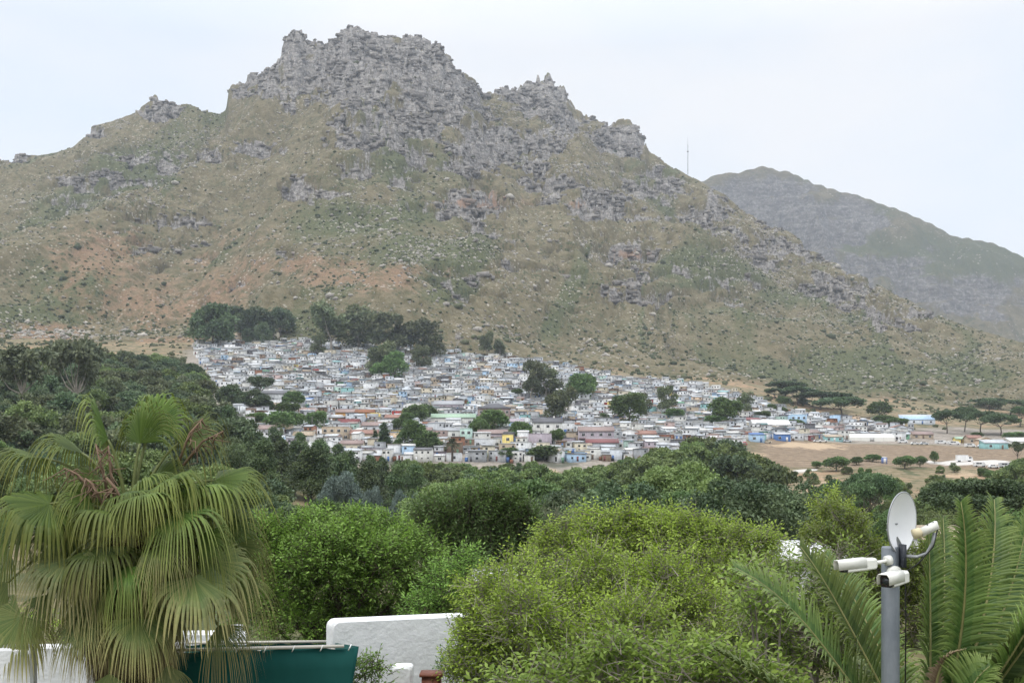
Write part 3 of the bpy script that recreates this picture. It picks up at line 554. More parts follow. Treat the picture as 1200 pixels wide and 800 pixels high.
hs = [
 ('community_hall','pale hall with a long green roof beside garden trees','hall',531,500,52,11,9,'off-white','pale green','gable',1,0,4,'grey'),
 ('storage_shed','plain white shed in front of the green-roofed hall','shed',531,502,17,10,4,'white','pale grey','slab',1,0,1,None),
 ('apartment_house','big dusty two-storey house under a grey hip roof','house',579,497,38,19,12,'dusty pink','dark grey','hip',2,0,5,'brown'),
 ('brick_house','white two-storey house with dark grey gable roof and three upper windows','house',642,514,34,19,10,'off-white','dark grey','gable',2,0,3,'brown'),
 ('garage_block','windowless grey block wall building below the grey-gabled white house','garage',633,524,27,15,6,'mauve','grey','flat',1,0,1,None),
 ('white_shed','bright white box shed left of the grey block garage','shed',613,521,13,15,5,'white','white','slab',1,0,1,None),
 ('yellow_house','narrow yellow two-storey house with one dark upper window','house',595,528,13,17,7,'yellow','cream','flat',2,0,1,None),
 ('terrace_house','pale mauve house with arched look and two dark doors left of the yellow house','house',571,526,30,11,7,'pale grey','grey','flat',1,0,4,'maroon'),
 ('terrace_house','dark house with dusty pink roof behind the yellow house','house',580,517,40,9,8,'mauve','dusty pink','gable',1,0,3,'brown'),
 ('red_canopy_house','lavender grey two-storey house with terracotta roof and maroon canopy','house',699,522,41,17,9,'mauve','dusty pink','gable',2,0,4,'brown'),
 ('porch_house','low house with red porch roof below the lavender grey house','house',706,528,38,9,5,'grey','maroon','slab',1,0,4,'maroon'),
 ('gable_house','white cottage with brown pitched roof right of the lavender grey house','house',737,514,22,8,8,'white','tan','gable_front',1,0,2,'grey'),
 ('row_house','cottage with rusty tiled roof beside the wood edge','house',757,516,24,7,8,'tan','terracotta','gable',1,0,3,'grey'),
 ('orange_house','long orange terrace house under a rusty roof','house',411,492,36,9,8,'orange','dusty pink','gable',1,0,4,'brown','orange houses'),
 ('orange_house','short orange house with a rust roof right of the long orange terrace','house',427,491,22,8,7,'orange','rust','gable',1,0,2,'brown'),
 ('peach_house','small yellow-peach house at the end of the orange terrace','house',439,492,11,7,6,'yellow','cream','flat',1,0,1,None),
 ('tiled_house','cottage with maroon tiled roof in front of the orange terrace','house',408,502,24,7,8,'off-white','maroon','gable',1,0,3,'grey'),
 ('tiled_house','white-walled house with terracotta roof right of the orange terrace','house',462,498,22,8,8,'pale grey','terracotta','gable',1,0,3,'brown'),
 ('tiled_house','long blue-grey house with dusty pink tiles below the small yellow-peach house','house',443,507,38,8,8,'pale grey','dusty pink','gable',1,0,4,'brown'),
 ('tiled_house','tan house with reddish tiles left of the tall dark garden tree','house',426,518,32,10,8,'tan','terracotta','gable',1,0,3,'brown'),
 ('tiled_house','low house with brown-pink tiles lowest of the tiled roofs','house',412,529,26,9,7,'cream','dusty pink','gable',1,0,3,'brown'),
 ('concrete_house','unfinished flat-roofed concrete house with black upper openings','house',393,516,32,15,8,'tan','grey','flat',2,0,4,'black'),
 ('white_chapel','tiny bright white house with terracotta door beside pine tops','house',386,530,12,13,6,'white','white','gable_front',1,0,1,'terracotta'),
 ('peach_house','peach flat house behind the dark garden trees','house',466,517,19,9,7,'peach','rust','flat',1,0,1,None),
 ('white_house','white flat-topped villa with wide terrace by the pine tops','house',366,530,28,11,8,'white','white','flat',1,0,3,'grey'),
 ('yellow_roof_house','white cottage under a yellow-edged brown roof','house',355,518,24,8,8,'off-white','tan','gable',1,0,2,'grey'),
 ('gable_house','grey cottage with front gable left of the yellow-edged roof','house',333,519,18,8,8,'pale grey','grey','gable_front',1,0,2,'brown'),
 ('tiled_house','cottage with tan tiles among olive trees near the telecom tower','house',309,510,20,7,8,'white','dusty pink','gable',1,0,3,'brown'),
 ('white_house','low white house with brown strip roof beside telecom tower','house',300,501,24,6,7,'white','brown','slab',1,0,3,'grey'),
 ('long_house','cream block with flat roof behind olive trees','house',334,484,22,8,7,'cream','grey','flat',1,0,3,'brown'),
 ('long_house','wide brown-roofed low block above the olive trees','house',309,482,36,5,6,'tan','brown','slab',1,0,4,'brown'),
 ('pink_house','striped pink house with white balcony left of the round dark tree','house',360,488,18,9,7,'pink','dusty pink','flat',2,0,3,'brown'),
 ('blue_roof_shed','white shed under a deep blue roof on the left slope','shed',359,473,14,5,5,'white','blue','slab',1,0,2,'grey'),
 ('white_block','white flat block with dark awning on the left slope','house',320,471,34,9,7,'white','dark grey','slab',1,0,3,'black'),
 ('red_shack','bright red shack right of the orange terrace','shack',449,483,9,6,5,'red','terracotta','slab',1,0,1,None),
 ('grey_shack','dark grey shack stuck to the bright red shack','shack',460,483,12,6,5,'grey','grey','slab',1,0,1,None),
 ('yellow_roof_shed','shed with ochre yellow front above the dark garden trees','shed',466,487,13,4,5,'yellow','cream','slab',1,0,1,None),
 ('concrete_house','open-fronted grey house above the green-roofed hall','house',525,480,34,6,7,'mauve','grey','slab',1,0,4,'black'),
 ('white_cottage','white cottage with one dark window left of the small date palm','house',497,515,17,11,6,'white','dusty pink','gable',1,0,2,'grey'),
 ('flat_house','long flat beige house behind the small date palm','house',525,514,26,9,7,'off-white','grey','slab',1,0,2,None),
 ('turquoise_house','two-storey house with turquoise trim beside the round garden tree','house',546,519,14,16,7,'mint','pale grey','flat',2,0,2,'black'),
 ('low_block','long low white block at the edge of the wood below the small date palm','block',532,541,18,9,5,'white','pale grey','flat',1,0,1,None),
 ('low_block','low white building half hidden by the wood edge','block',515,541,12,7,5,'off-white','white','slab',1,0,1,None),
 ('flat_house','beige flat house right of the big hip-roofed house','house',613,490,28,8,7,'tan','grey','flat',1,0,3,'brown'),
 ('peach_house','peach end wall house above the grey-gabled white house','house',631,488,10,7,6,'peach','tan','flat',1,0,1,None),
 ('gable_house','blue-white cottage with brown roof right of round garden tree','house',605,502,18,8,7,'pale blue','mauve','gable',1,0,2,'grey'),
 ('orange_house','small orange house with white roof strips below the mid-slope gums','house',684,491,16,6,6,'orange','white','flat',1,0,3,'tan'),
 ('blue_house','sky-blue two-storey house on the right slope','house',936,500,19,14,7,'pale blue','dark grey','flat',2,0,3,'grey'),
 ('blue_house','light blue cube house beneath the umbrella pines','house',980,497,10,10,6,'pale blue','pale blue','flat',1,0,1,None),
 ('blue_shack','bright blue shack facing the brown field','shack',918,517,17,8,6,'blue','pale grey','slab',1,0,2,'white'),
 ('blue_shack','white and blue shack left of the bright blue shack','shack',888,518,16,9,6,'pale blue','blue','slab',1,0,2,'blue'),
 ('red_roof_shed','shed with bright red roof peeping from the trees','shed',868,525,14,4,6,'grey','red','gable',1,0,1,None),
 ('long_roof_shed','long white-roofed shed above the bright blue shack','shed',905,503,44,5,7,'off-white','white','slab',1,0,5,'grey'),
 ('maroon_roof_house','house with maroon roof above the long white-roofed shed','house',881,497,22,5,7,'grey','maroon','slab',1,0,3,'grey'),
 ('rust_roof_house','low house under broad dusty tin roof right of long white roof','house',945,512,30,5,8,'tan','dusty pink','gable',1,0,4,'grey'),
 ('tiled_house','cottage with grey-pink tiles left of the white marquee','house',975,508,26,6,8,'pale grey','dusty pink','gable',1,0,3,'brown'),
 ('turquoise_house','low turquoise house left of the white marquee','house',978,517,20,5,6,'turquoise','tan','slab',1,0,3,'white'),
 ('maroon_container','maroon metal container box beside the field edge','container',952,517,6,6,4,'maroon','maroon','slab',1,0,1,None),
 ('gable_house','house with red tiled roof directly right of the white marquee','house',1056,510,26,8,8,'pale grey','terracotta','gable_front',1,0,3,'brown'),
 ('tiled_house','low brown-roofed cottage second right of the white marquee','house',1082,514,24,5,8,'tan','dusty pink','gable',1,0,3,'brown'),
 ('green_roof_kiosk','small yellow kiosk with green roof by the parked vans','kiosk',1127,519,13,5,5,'yellow','pale green','gable',1,0,1,'brown'),
 ('terracotta_house','red-roofed house right of the yellow kiosk','house',1143,520,16,7,7,'tan','terracotta','gable',1,0,2,'brown'),
 ('peach_house','peach gabled house at the right end of the settlement','house',1156,524,16,9,8,'peach','tan','gable_front',1,0,1,'brown'),
 ('turquoise_house','turquoise and white house rightmost along the field','house',1168,526,28,7,7,'turquoise','pale grey','slab',1,0,2,'brown'),
 ('white_roof_shed','long white shed at the far right edge behind the field','shed',1200,523,30,6,7,'off-white','white','slab',1,0,3,'grey'),
 ('blue_wall_shed','long pale shed with blue end below the umbrella pines','shed',1076,497,40,5,5,'silver','pale blue','slab',1,0,4,'blue'),
 ('blue_roof_house','house with blue-grey gable roof left above the white marquee','house',1031,503,18,5,7,'pale grey','silver','gable_front',1,0,2,'grey'),
 ('hilltop_hut','pale plastered building with a flat roof among dark hilltop trees','house',281,399,15,9,7,'tan','off-white','flat',1,0,2,'black'),
 ('hilltop_hut','small cream house behind hilltop trees','house',322,396,9,6,6,'cream','cream','flat',1,0,1,'brown'),
 ('striped_shed','long white and blue shed topmost at the left','shed',241,409,22,3,4,'white','silver','slab',1,0,5,'blue'),
]
for a in hs:
    name, label, cat, u, v, w_, h_, dp, wall, roof, rt, stn, rz, nw, door = a[:15]
    used_labels[label] = cat
    lower = 'maroon' if name == 'red_canopy_house' else None
    o = house(name, label, cat, u, v, w_, h_, dp, wall, roof, rt, stn, R(rz), nw, door, None, None, name in ('brick_house', 'gable_house'), None, lower, 1.0, rt in ('gable', 'gable_front', 'hip'))
    solid.append((o.location.x, o.location.y, max(w_*o.location.y/F/2, dp/2)+.8, w_*o.location.y/F/2+.6, dp/2+.8))

# settlement trees (positions first: shacks keep clear of their trunks); u, v of the foot, width, height in pixels, kind, label
TOWN_TREES = [
 (250,407,52,46,'dense','big dark rounded tree topmost left above the shacks'),(300,399,40,36,'dense','dark spreading tree behind the cream hilltop house'),(328,392,34,28,'dense','dark tree at the right of the hilltop row'),(276,386,44,24,'dense','dark flat crown rising behind the pale hilltop building'),(308,405,20,26,'dense','small dark tree at the front of the hilltop row'),(290,405,12,20,'dense','slim green tree in front of the pale hilltop building'),
 (388,414,50,52,'gum','tall dark gum at the left of the main grove'),(420,412,44,50,'gum','dark gum second from left in the main grove'),(452,416,46,44,'gum','gum in the middle of the main grove'),(482,418,44,40,'gum','gum with pale trunk near the grove right side'),(504,420,30,38,'gum','gum with white trunk at the right end of the grove'),(374,417,20,24,'gum','small grey-green gum at the left foot of the main grove'),
 (447,442,34,38,'gum','gum standing in front of the main grove amid shacks'),(463,447,26,32,'round','bushy green tree at the foot of the front gum'),(492,433,24,26,'gum','smaller gum right of the front gum'),(444,445,20,18,'round','light green bush tree under the front gum'),
 (535,416,34,32,'bare','bare grey leafless tree at the top edge of the shacks'),
 (570,419,18,28,'gum','slim hilltop gum, left of a pair'),(586,420,16,20,'gum','smaller hilltop gum, right of a pair'),
 (622,470,24,42,'gum','thin grey gum left in the mid-slope group'),(640,468,36,38,'gum','grey-olive gum in the mid-slope group'),(657,498,34,40,'gum','olive tall gum standing lower than the mid-slope group'),(683,471,32,30,'round','dark bushy tree right in the mid-slope group'),(690,462,18,22,'round','small dark crown behind the mid-slope dark tree'),(606,466,12,10,'round','small dark tree left of the mid-slope group'),
 (738,500,36,36,'round','dark bushy tree with gaps on the slope'),(752,490,22,26,'gum','gum crown leaning over the dark bushy tree'),(783,488,22,32,'gum','slim pale gum high on the right slope'),(790,492,20,12,'round','low dark bush at the foot of the slim pale gum'),(708,495,10,10,'round','small dark tree below the orange house'),
 (850,500,34,32,'round','round blue-green tree with gum behind on right slope'),(872,488,20,26,'gum','gum rising behind round blue-green tree'),(838,500,24,12,'round','low dark bush left of round blue-green tree'),(893,492,18,10,'round','low bush right of the round blue-green tree'),(930,500,24,8,'round','dark hedge tree before the sky-blue house'),(904,484,10,10,'round','small dark tree below the pines on right slope'),(915,485,14,8,'round','low green bush left of sky-blue house'),
 (306,470,28,26,'flat','flat-topped dark tree alone amid white shacks'),(345,478,22,18,'round','olive round tree left on the lower slope'),(336,490,26,18,'round','grey-green round tree beside cream block'),(312,484,16,14,'round','pale green small tree above the olive trees'),(292,480,40,22,'dense','dark tree above the telecom tower'),(270,478,30,26,'dense','dark broad tree left of the telecom tower'),
 (372,506,22,22,'round','round dark green tree near the pink house'),(300,500,24,16,'round','olive bush tree right of telecom tower'),(327,508,28,24,'round','olive tree before the tan-tiled cottage'),(346,504,22,20,'round','olive tree left of round dark tree'),(326,524,10,20,'gum','thin dark tree in front of grey cottage'),
 (487,500,26,24,'round','green tree in the garden cluster by the hall'),(499,493,22,18,'round','bright green tree left of the green-roofed hall'),(477,503,16,18,'round','dark tree left in the garden cluster'),(450,530,18,30,'cypress','tall dark garden tree above the wood'),(440,525,10,18,'cypress','slim dark tree left of tall dark garden tree'),(468,506,16,14,'round','small blue-green tree below the ochre shed'),
 (484,528,30,32,'round','big dark garden tree near the date palm'),(502,532,28,24,'round','bright green garden tree before the date palm'),(466,530,12,14,'round','small dark tree between peach house and big garden tree'),
 (577,508,30,26,'round','round bright green tree below the hip-roofed house'),(562,512,20,20,'round','yellowish green bush beside the round bright green tree'),(612,518,26,22,'round','round dark tree right behind the yellow house'),(595,540,26,14,'round','leafy pale green tree in front of yellow house'),(653,522,16,18,'round','dark green tree at right end of grey block garage'),(684,518,14,8,'round','bush before the lavender grey house'),(640,540,34,16,'round','bushy tree before the grey block garage'),(583,413,9,9,'round','tiny dark bush by hilltop gum pair'),
 (960,480,62,22,'umbrella','largest umbrella pine with wide dark crown'),(935,474,40,22,'umbrella','umbrella pine second left in the pine row'),(920,464,44,18,'umbrella','umbrella pine topmost left in the pine row'),(985,490,54,26,'umbrella','umbrella pine low and wide at right of the row'),(918,476,16,10,'round','small dark round pine under the pine row'),(908,467,24,12,'umbrella','small umbrella pine at left end of the row'),
 (1032,490,24,18,'round','greyish tree behind the white marquee'),(1035,500,24,12,'round','green bush tree behind the marquee'),(1050,502,24,12,'round','dark round bush behind the marquee'),
 (1110,508,34,28,'umbrella','umbrella pine with grey crown left of the right row'),(1130,506,34,30,'umbrella','umbrella pine second in the right row'),(1150,508,38,28,'umbrella','umbrella pine third in the right row'),(1172,510,38,26,'umbrella','umbrella pine fourth in the right row'),(1158,488,34,20,'umbrella','umbrella pine upper left of the right row'),(1184,486,40,18,'umbrella','umbrella pine upper right of the right row'),(1195,500,30,24,'umbrella','umbrella pine at the right picture edge'),(1160,478,38,12,'umbrella','far umbrella pine highest in right row'),(1145,514,14,7,'round','light green bush under right umbrella pines'),(1190,516,24,9,'round','dark hedge under right umbrella pines'),
 (1192,545,22,24,'flat','dark tree standing alone at right field edge'),(1095,543,9,13,'round','small rounded bush standing in the field edge'),(1060,549,22,14,'round','bush right of the blue striped toilet'),(1078,547,14,12,'round','bush between toilet and parked truck'),(1003,545,14,9,'round','small bush left on the field edge'),(957,549,12,8,'round','lone bush beside pale slab'),(980,552,26,16,'round','dark bush right of pale slab'),(1022,541,18,8,'round','dark bush left of the blue striped toilet'),
]
keep = [(hit(u, v, 380)[:2], w_*hit(u, v, 380)[1]/F*.22) for (u, v, w_, h_, k, l) in TOWN_TREES]

# ---- shacks
edge_top = np.array([(215,412),(232,404),(270,402),(300,400),(345,393),(380,402),(440,408),(515,408),(560,416),(600,419),(650,428),(700,437),(720,444),(760,446),(800,450),(850,458),(880,466),(900,476),(940,486),(1000,492),(1040,500),(1065,505)], float)
sh = []
rs = random.Random(5)
d = 432.
while d < 1010:
    row = .5+rs.random()
    ux = 215.
    x = (ux-600)/F*d
    while True:
        w_ = rs.choice([3.6, 4.2, 4.8, 5.4, 6.2, 7.5]) ; gap = rs.choice([.15, .3, .5, .9, 1.6, 2.4])
        x += w_/2+gap/2; u = 600+F*x/d
        if u > 1070: break
        y = d+rs.uniform(-2.8, 2.8); z = float(H(x, y)); v = HV-F*(z-EYE)/y
        dp = rs.uniform(3., 5.2)
        ok = v > np.interp(u, edge_top[:, 0], edge_top[:, 1]) and v < 541 and not (u > 865 and v > 516) and not (u < np.interp(v, [400, 430, 470, 520], [225, 240, 262, 285]))
        if ok: ok = all(not (abs(x-a) < hw+w_/2 and abs(y-b) < hd+dp/2) for a, b, r, hw, hd in solid if abs(y-b) < 20)
        if ok: ok = all((x-k[0][0])**2+(y-k[0][1])**2 > (k[1]+.8)**2 for k in keep)
        if ok and rs.random() < .045: ok = False
        if ok: sh.append((x, y, z, u, v, w_, dp))
        x += w_/2+gap/2
    d += rs.uniform(4.6, 6.6)
WALLS = [('white',38),('off-white',24),('pale grey',22),('silver',13),('grey',11),('cream',6),('tan',5),('brown',3),('rust',1.6),('turquoise',1.2),('mint',2),('pale blue',3),('blue',.6),('pink',1.4),('peach',.8),('red',.4),('yellow',.4),('dark grey',4),('green',.6)]
ROOFS = [('silver',28),('pale grey',24),('white',20),('grey',16),('off-white',8),('rust',3.5),('dark grey',5),('brown',4),('maroon',2),('turquoise',1),('blue',.5),('green',.8),('dusty pink',3),('tan',3)]
def pickc(L): return rs.choices([a for a, b in L], [b for a, b in L])[0]
def shack_parts(w, d, h, two, rt, style, r):
    wb, rb, db, wins = MB(), MB(), MB(), []
    tilt = r.uniform(-.35, .5) if rt == 'slab' else 0
    hf, hb = h, h+tilt
    wb.hexa([(-w/2,-d/2,-2.2),(w/2,-d/2,-2.2),(w/2,d/2,-2.2),(-w/2,d/2,-2.2),(-w/2,-d/2,hf),(w/2,-d/2,hf),(w/2,d/2,hb),(-w/2,d/2,hb)])
    if rt == 'slab': slab_roof(rb, w, d, hf, tilt, r.choice([.12, .25, .4]))
    else:
        gable_ends(wb, w, d, h, .8, 'x'); roof_gable(rb, w, d, h, .8, .25, .08)
    n = 2 if w < 5.5 else 3; xs = np.linspace(-w/2+w/(2*n), w/2-w/(2*n), n); kd = r.randrange(n)
    for k, x in enumerate(xs):
        if k == kd: db.box(x-.42, x+.42, -d/2-.05, -d/2-.002, 0, 1.95)
        elif r.random() < .62: wins.append((x+r.uniform(-.2, .2), r.uniform(1.2, 1.5), r.choice([.6, .8, 1.0, 1.3]), r.choice([.5, .7, .9])))
        if two and r.random() < .7: wins.append((x, h-1.1, r.choice([.8, 1.0]), .8))
    return wb, rb, db, wins
# screen size decides which are built with parts
occ = np.zeros((220, 300), bool)
def hidden(u0, v0, u1, v1): 
    a, b, c_, d_ = int(u0/4), int(u1/4)+1, int(v0/4), int(v1/4)+1
    q = occ[max(c_, 0):d_, max(a, 0):b]; return q.size and q.mean() > .9
FRONT_TREES_V = 536
sh.sort(key=lambda s: -(s[5]*2.6)/s[1]**2*(.55 if s[4] > FRONT_TREES_V else 1))
IND = sh[:285]; REST = sh[285:]
infos = []
r2 = random.Random(9)
for i, (x, y, z, u, v, w_, dp) in enumerate(IND):
    two = r2.random() < .2; h = r2.uniform(2.2, 2.8)+(2.2 if two else 0); rt = 'slab' if r2.random() < .8 else 'gable'
    low = y < 530
    wc, rc, dc = pickc(WALLS+[('cream',22),('tan',20),('mauve',12),('dusty pink',6),('off-white',20)] if low else WALLS), pickc(ROOFS+[('dusty pink',16),('tan',10),('terracotta',6),('grey',16)] if low else ROOFS), r2.choice(['brown', 'dark grey', 'blue', 'maroon', 'white', 'green', 'black'])
    infos.append((x, y, z, u, v, w_, dp, two, h, rt, wc, rc, dc))
cands = []
for i, (x, y, z, u, v, w_, dp, two, h, rt, wc, rc, dc) in enumerate(infos):
    nb = min((math.hypot(x-q[0], y-q[1]), q[10], q[11]) for j, q in enumerate(infos) if j != i)
    size = 'two-storey' if two else ('wide' if w_ > 6 else ('small' if w_ < 4 else 'mid-sized'))
    rn = f'{rc} {"pitched" if rt == "gable" else "flat"} roof'
    pl, pl2, pl3 = where(u, v), where(u, v, None, 1), where(u, v, None, 2)
    cands.append([f'{size} {wc} shack with {rn} {pl}', f'{size} {wc} shack with {rn} and {dc} door {pl}', f'{size} {wc} shack, {rn}, beside a {nb[1]} one, {pl}', f'{size} {wc} shack, {rc} roof, {dc} door, {pl2}', f'{size} {wc} shack, {rn}, {dc} door, {pl3}', f'{wc} shack, {rc} roof, by a {nb[2]}-roofed one, {pl2}'])
labs = choose(cands, 's')
for i, (x, y, z, u, v, w_, dp, two, h, rt, wc, rc, dc) in enumerate(infos):
    lab = labs[i]
    root = thing('shack', lab, 'shack', (x, y, z), R(r2.gauss(0, 17)), 'shacks of the hillside settlement')
    wb, rb, db, wins = shack_parts(w_, dp, h, two, rt, 0, r2)
    ocol(wb.obj('wall', M_WALL, root), wc, r2.uniform(-.12, .1)); ocol(rb.obj('roof', M_SHEET, root), rc, r2.uniform(-.15, .1)); ocol(db.obj('door', M_DOOR, root), dc)
    for (a, zc, ww, hh) in wins:
        m = MB(); m.box(a-ww/2, a+ww/2, -dp/2-.05, -dp/2-.002, zc-hh/2, zc+hh/2); m.obj('window', M_GLASS, root)
mass = MB()
V_, Q_, T_, cols4, cols3 = [], [], [], [], []
for (x, y, z, u, v, w_, dp) in REST:
    two = r2.random() < .16; h = r2.uniform(2.1, 2.8)+(2.1 if two else 0); rt = 'slab' if r2.random() < .86 else 'gable'
    wb, rb, db, wins = shack_parts(w_, dp, h, two, rt, 0, r2)
    a = r2.gauss(0, .33); ca, sa = math.cos(a), math.sin(a)
    wc = np.array(PAL[pickc(WALLS)])*r2.uniform(.80, 1.06); rc = np.array(PAL[pickc(ROOFS)])*r2.uniform(.74, 1.08); dc = np.array(PAL[r2.choice(['brown', 'dark grey', 'blue', 'maroon', 'black'])])
    gb = MB()
    for (q, zc, ww, hh) in wins: gb.box(q-ww/2, q+ww/2, -dp/2-.05, -dp/2-.002, zc-hh/2, zc+hh/2)
    for m, c_ in ((wb, wc), (rb, rc), (db, dc), (gb, np.array((.03, .033, .036)))):
        if not m.v: continue
        v_ = np.concatenate(m.v); v_ = np.stack([v_[:, 0]*ca-v_[:, 1]*sa+x, v_[:, 0]*sa+v_[:, 1]*ca+y, v_[:, 2]+z], -1)
        Q_ += [[k+mass.n for k in q] for q in m.f4]; T_ += [[k+mass.n for k in q] for q in m.f3]
        cols4 += [c_]*len(m.f4); cols3 += [c_]*len(m.f3); mass.v.append(v_); mass.n += len(v_)
    # clutter beside the shack: water tanks, crates, lean-tos
    if r2.random() < .5:
        b = MB(); s_ = r2.uniform(.3, .8); q = r2.uniform(-w_/2, w_/2); b.box(q-s_, q+s_, -dp/2-1.6, -dp/2-.6, -.5, r2.uniform(.6, 1.7))
        v_ = np.concatenate(b.v)+(x, y, z); c_ = np.array(PAL[r2.choice(['dark grey', 'brown', 'green', 'blue', 'rust', 'silver', 'black'])])*.8
        Q_ += [[k+mass.n for k in q] for q in b.f4]; cols4 += [c_]*len(b.f4); mass.v.append(v_); mass.n += len(v_)
me = mesh_np('shack_town', np.concatenate(mass.v), [np.array(Q_).reshape(-1, 4), np.array(T_).reshape(-1, 3)], [M_FACE], fattr={'tint': np.array(cols4+cols3)})
tag(link('shack_town', me), 'dense mass of tiny far shacks climbing the hillside', kind='stuff')
print('shacks', len(sh))

# ---- marquee, telecom tower, ridge mast, painted containers, toilets
p = hit(1022, 517, 560); s = p[1]/F; w_, dp = 53*s, 10
root = thing('marquee', 'long white marquee tent with rounded roof beside the brown field', 'tent', (p[0], p[1]+dp/2, p[2]))
prof = [(-dp/2, 0), (-dp/2, 2.2), (-dp*.42, 3.1), (-dp*.25, 3.9), (0, 4.2), (dp*.25, 3.9), (dp*.42, 3.1), (dp/2, 2.2), (dp/2, 0)]
xs = np.linspace(-w_/2, w_/2, 9); V = [(x*(1-.05*(zz/4.2)**2), yy, zz-(.12 if i % 2 else 0)*(zz > 2.5)) for i, x in enumerate(xs) for yy, zz in prof]
m = MB(); k = len(prof); m.add(V, [(i*k+j, i*k+j+1, (i+1)*k+j+1, (i+1)*k+j) for i in range(8) for j in range(k-1)], ngons=[tuple(range(k)), tuple(range(8*k+k-1, 8*k-1, -1))])
M_CANVAS = mat_plain('white_canvas', (.78, .76, .70), .7, .2, 0, .06)
m.obj('canopy', M_CANVAS, root, smooth=False)
m = MB()
for x in xs[::2]: m.tube([(x, -dp/2-.9, 0), (x, -dp/2-.01, 2.25)], .04, 5)
m.obj('guy_rope', mat_plain('rope', (.4, .38, .33)), root)
m = MB(); m.box(-1.2, 1.2, -dp/2-.06, -dp/2-.003, 0, 2.0); m.obj('door_flap', mat_plain('canvas_shade', (.45, .44, .42)), root)
p = hit(283, 521, 400); s = p[1]/F
M_TW = mat_plain('white_steel', (.62, .63, .64), .5, .4, 0, .08)
root = thing('telecom_tower', 'white telecom tower with three fat antenna drums above olive trees', 'tower', p)
hh = (521-476)*s
m = MB(); m.tube([(0, 0, -1), (0, 0, hh)], [.45, .3], 10); m.obj('mast', M_TW, root)
for dx, z0, z1, r_ in ((-1.0, hh-3.8, hh, .22), (.15, hh-3.8, hh, .62), (1.15, hh-2.8, hh-.2, .55), (-1.4, hh-9.3, hh-4.3, .7), (-.1, hh-12.5, hh-6.3, .33)):
    m = MB(); m.tube([(dx, -.5, z0), (dx, -.5, z1)], r_, 12); m.obj('antenna_drum', M_TW, root)
m = MB(); m.box(-1.6, 1.6, -.7, .3, hh-4.2, hh-4.02); m.obj('platform', mat_plain('tower_platform', (.3, .3, .31)), root)
u = 806; dr = float(np.interp(u, RD[:, 0], RD[:, 1])); p = at(u, 204, dr+2); s = dr/F; hh = 43*s
root = thing('radio_mast', 'thin lattice radio mast standing on the mountain ridge', 'mast', p)
M_MAST = mat_plain('grey_steel', (.30, .30, .31), .5)
m = MB()
for k in range(3):
    a = k*2.094; m.tube([(.85*math.cos(a), .85*math.sin(a), -3), (.6*math.cos(a), .6*math.sin(a), hh*.78)], .16, 5)
for i in range(22):
    z0, z1 = hh*.78*i/22, hh*.78*(i+1)/22
    for k in range(3):
        a, b = k*2.094, (k+1)*2.094; r0 = .85-.25*i/22; m.tube([(r0*math.cos(a), r0*math.sin(a), z0), (r0*math.cos(b), r0*math.sin(b), z1)], .09, 4)
m.obj('lattice', M_MAST, root)
m = MB(); m.tube([(0, 0, hh*.76), (0, 0, hh)], [.3, .12], 6); m.obj('whip_antenna', M_MAST, root)
m = MB(); m.tube([(0, 0, hh*.60), (0, 0, hh*.625)], 1.6, 8); m.obj('platform', M_MAST, root)
conts = [(643,537,7,8,'blue','deep blue container at left end of the painted container wall'),(656,537,18,8,'turquoise','turquoise container in the painted wall'),(667,537,5,8,'yellow','narrow yellow container in the painted wall'),(671,537,4,8,'blue','narrow blue container between yellow and pale turquoise ones'),(679,537,13,7,'pale blue','pale blue container at right of painted wall')]
for u, v, w_, h_, c_, lab in conts:
    p = hit(u, v, 380); s = p[1]/F; w, h = w_*s, h_*s
    root = thing('container', lab, 'container', p, 0, 'painted containers in a row'); used_labels[lab] = 1
    m = MB(); n = max(3, int(w/.5)); 
    xs = np.linspace(-w/2, w/2, n*2+1); V = []
    for i, x in enumerate(xs): V += [(x, 0 if i % 2 else .07, -1), (x, 0 if i % 2 else .07, h)]
    m.add(V, [(2*i, 2*i+2, 2*i+3, 2*i+1) for i in range(len(xs)-1)]); m.box(-w/2, w/2, .1, 2.4, -1, h)
    ocol(m.obj('body', M_WALL, root), c_)
    m = MB(); m.box(-w/2-.02, w/2+.02, -.06, 2.46, h+.004, h+.16); ocol(m.obj('top_rail', M_WALL, root), tuple(np.array(PAL[c_])*.6))
for u, v, w_, h_, c_, lab in [(547,541,4.6,6,'blue','bright blue portable toilet at the wood edge'),(1037,543,5.5,8,'pale blue','blue and white striped toilet cabin in the field')]:
    p = hit(u, v, 380); s = p[1]/F; w, h = w_*s, h_*s
    root = thing('portable_toilet', lab, 'toilet cabin', p); c1 = PAL['blue'] if u < 600 else (.16, .22, .46)
    m = MB(); m.box(-w/2, w/2, 0, w*.9, -.3, h*.9); ocol(m.obj('cabin', M_WALL, root), c1)
    m = MB(); m.hexa([(-w/2-.05,-.05,h*.9+.003),(w/2+.05,-.05,h*.9+.003),(w/2+.05,w*.9,h*.9+.003),(-w/2-.05,w*.9,h*.9+.003),(-w/4,.1,h),(w/4,.1,h),(w/4,w*.7,h),(-w/4,w*.7,h)]); ocol(m.obj('roof', M_WALL, root), 'white')
    m = MB(); m.box(-w*.28, w*.28, -.04, -.003, .05, h*.78); ocol(m.obj('door', M_DOOR, root), 'white' if u > 600 else 'blue')

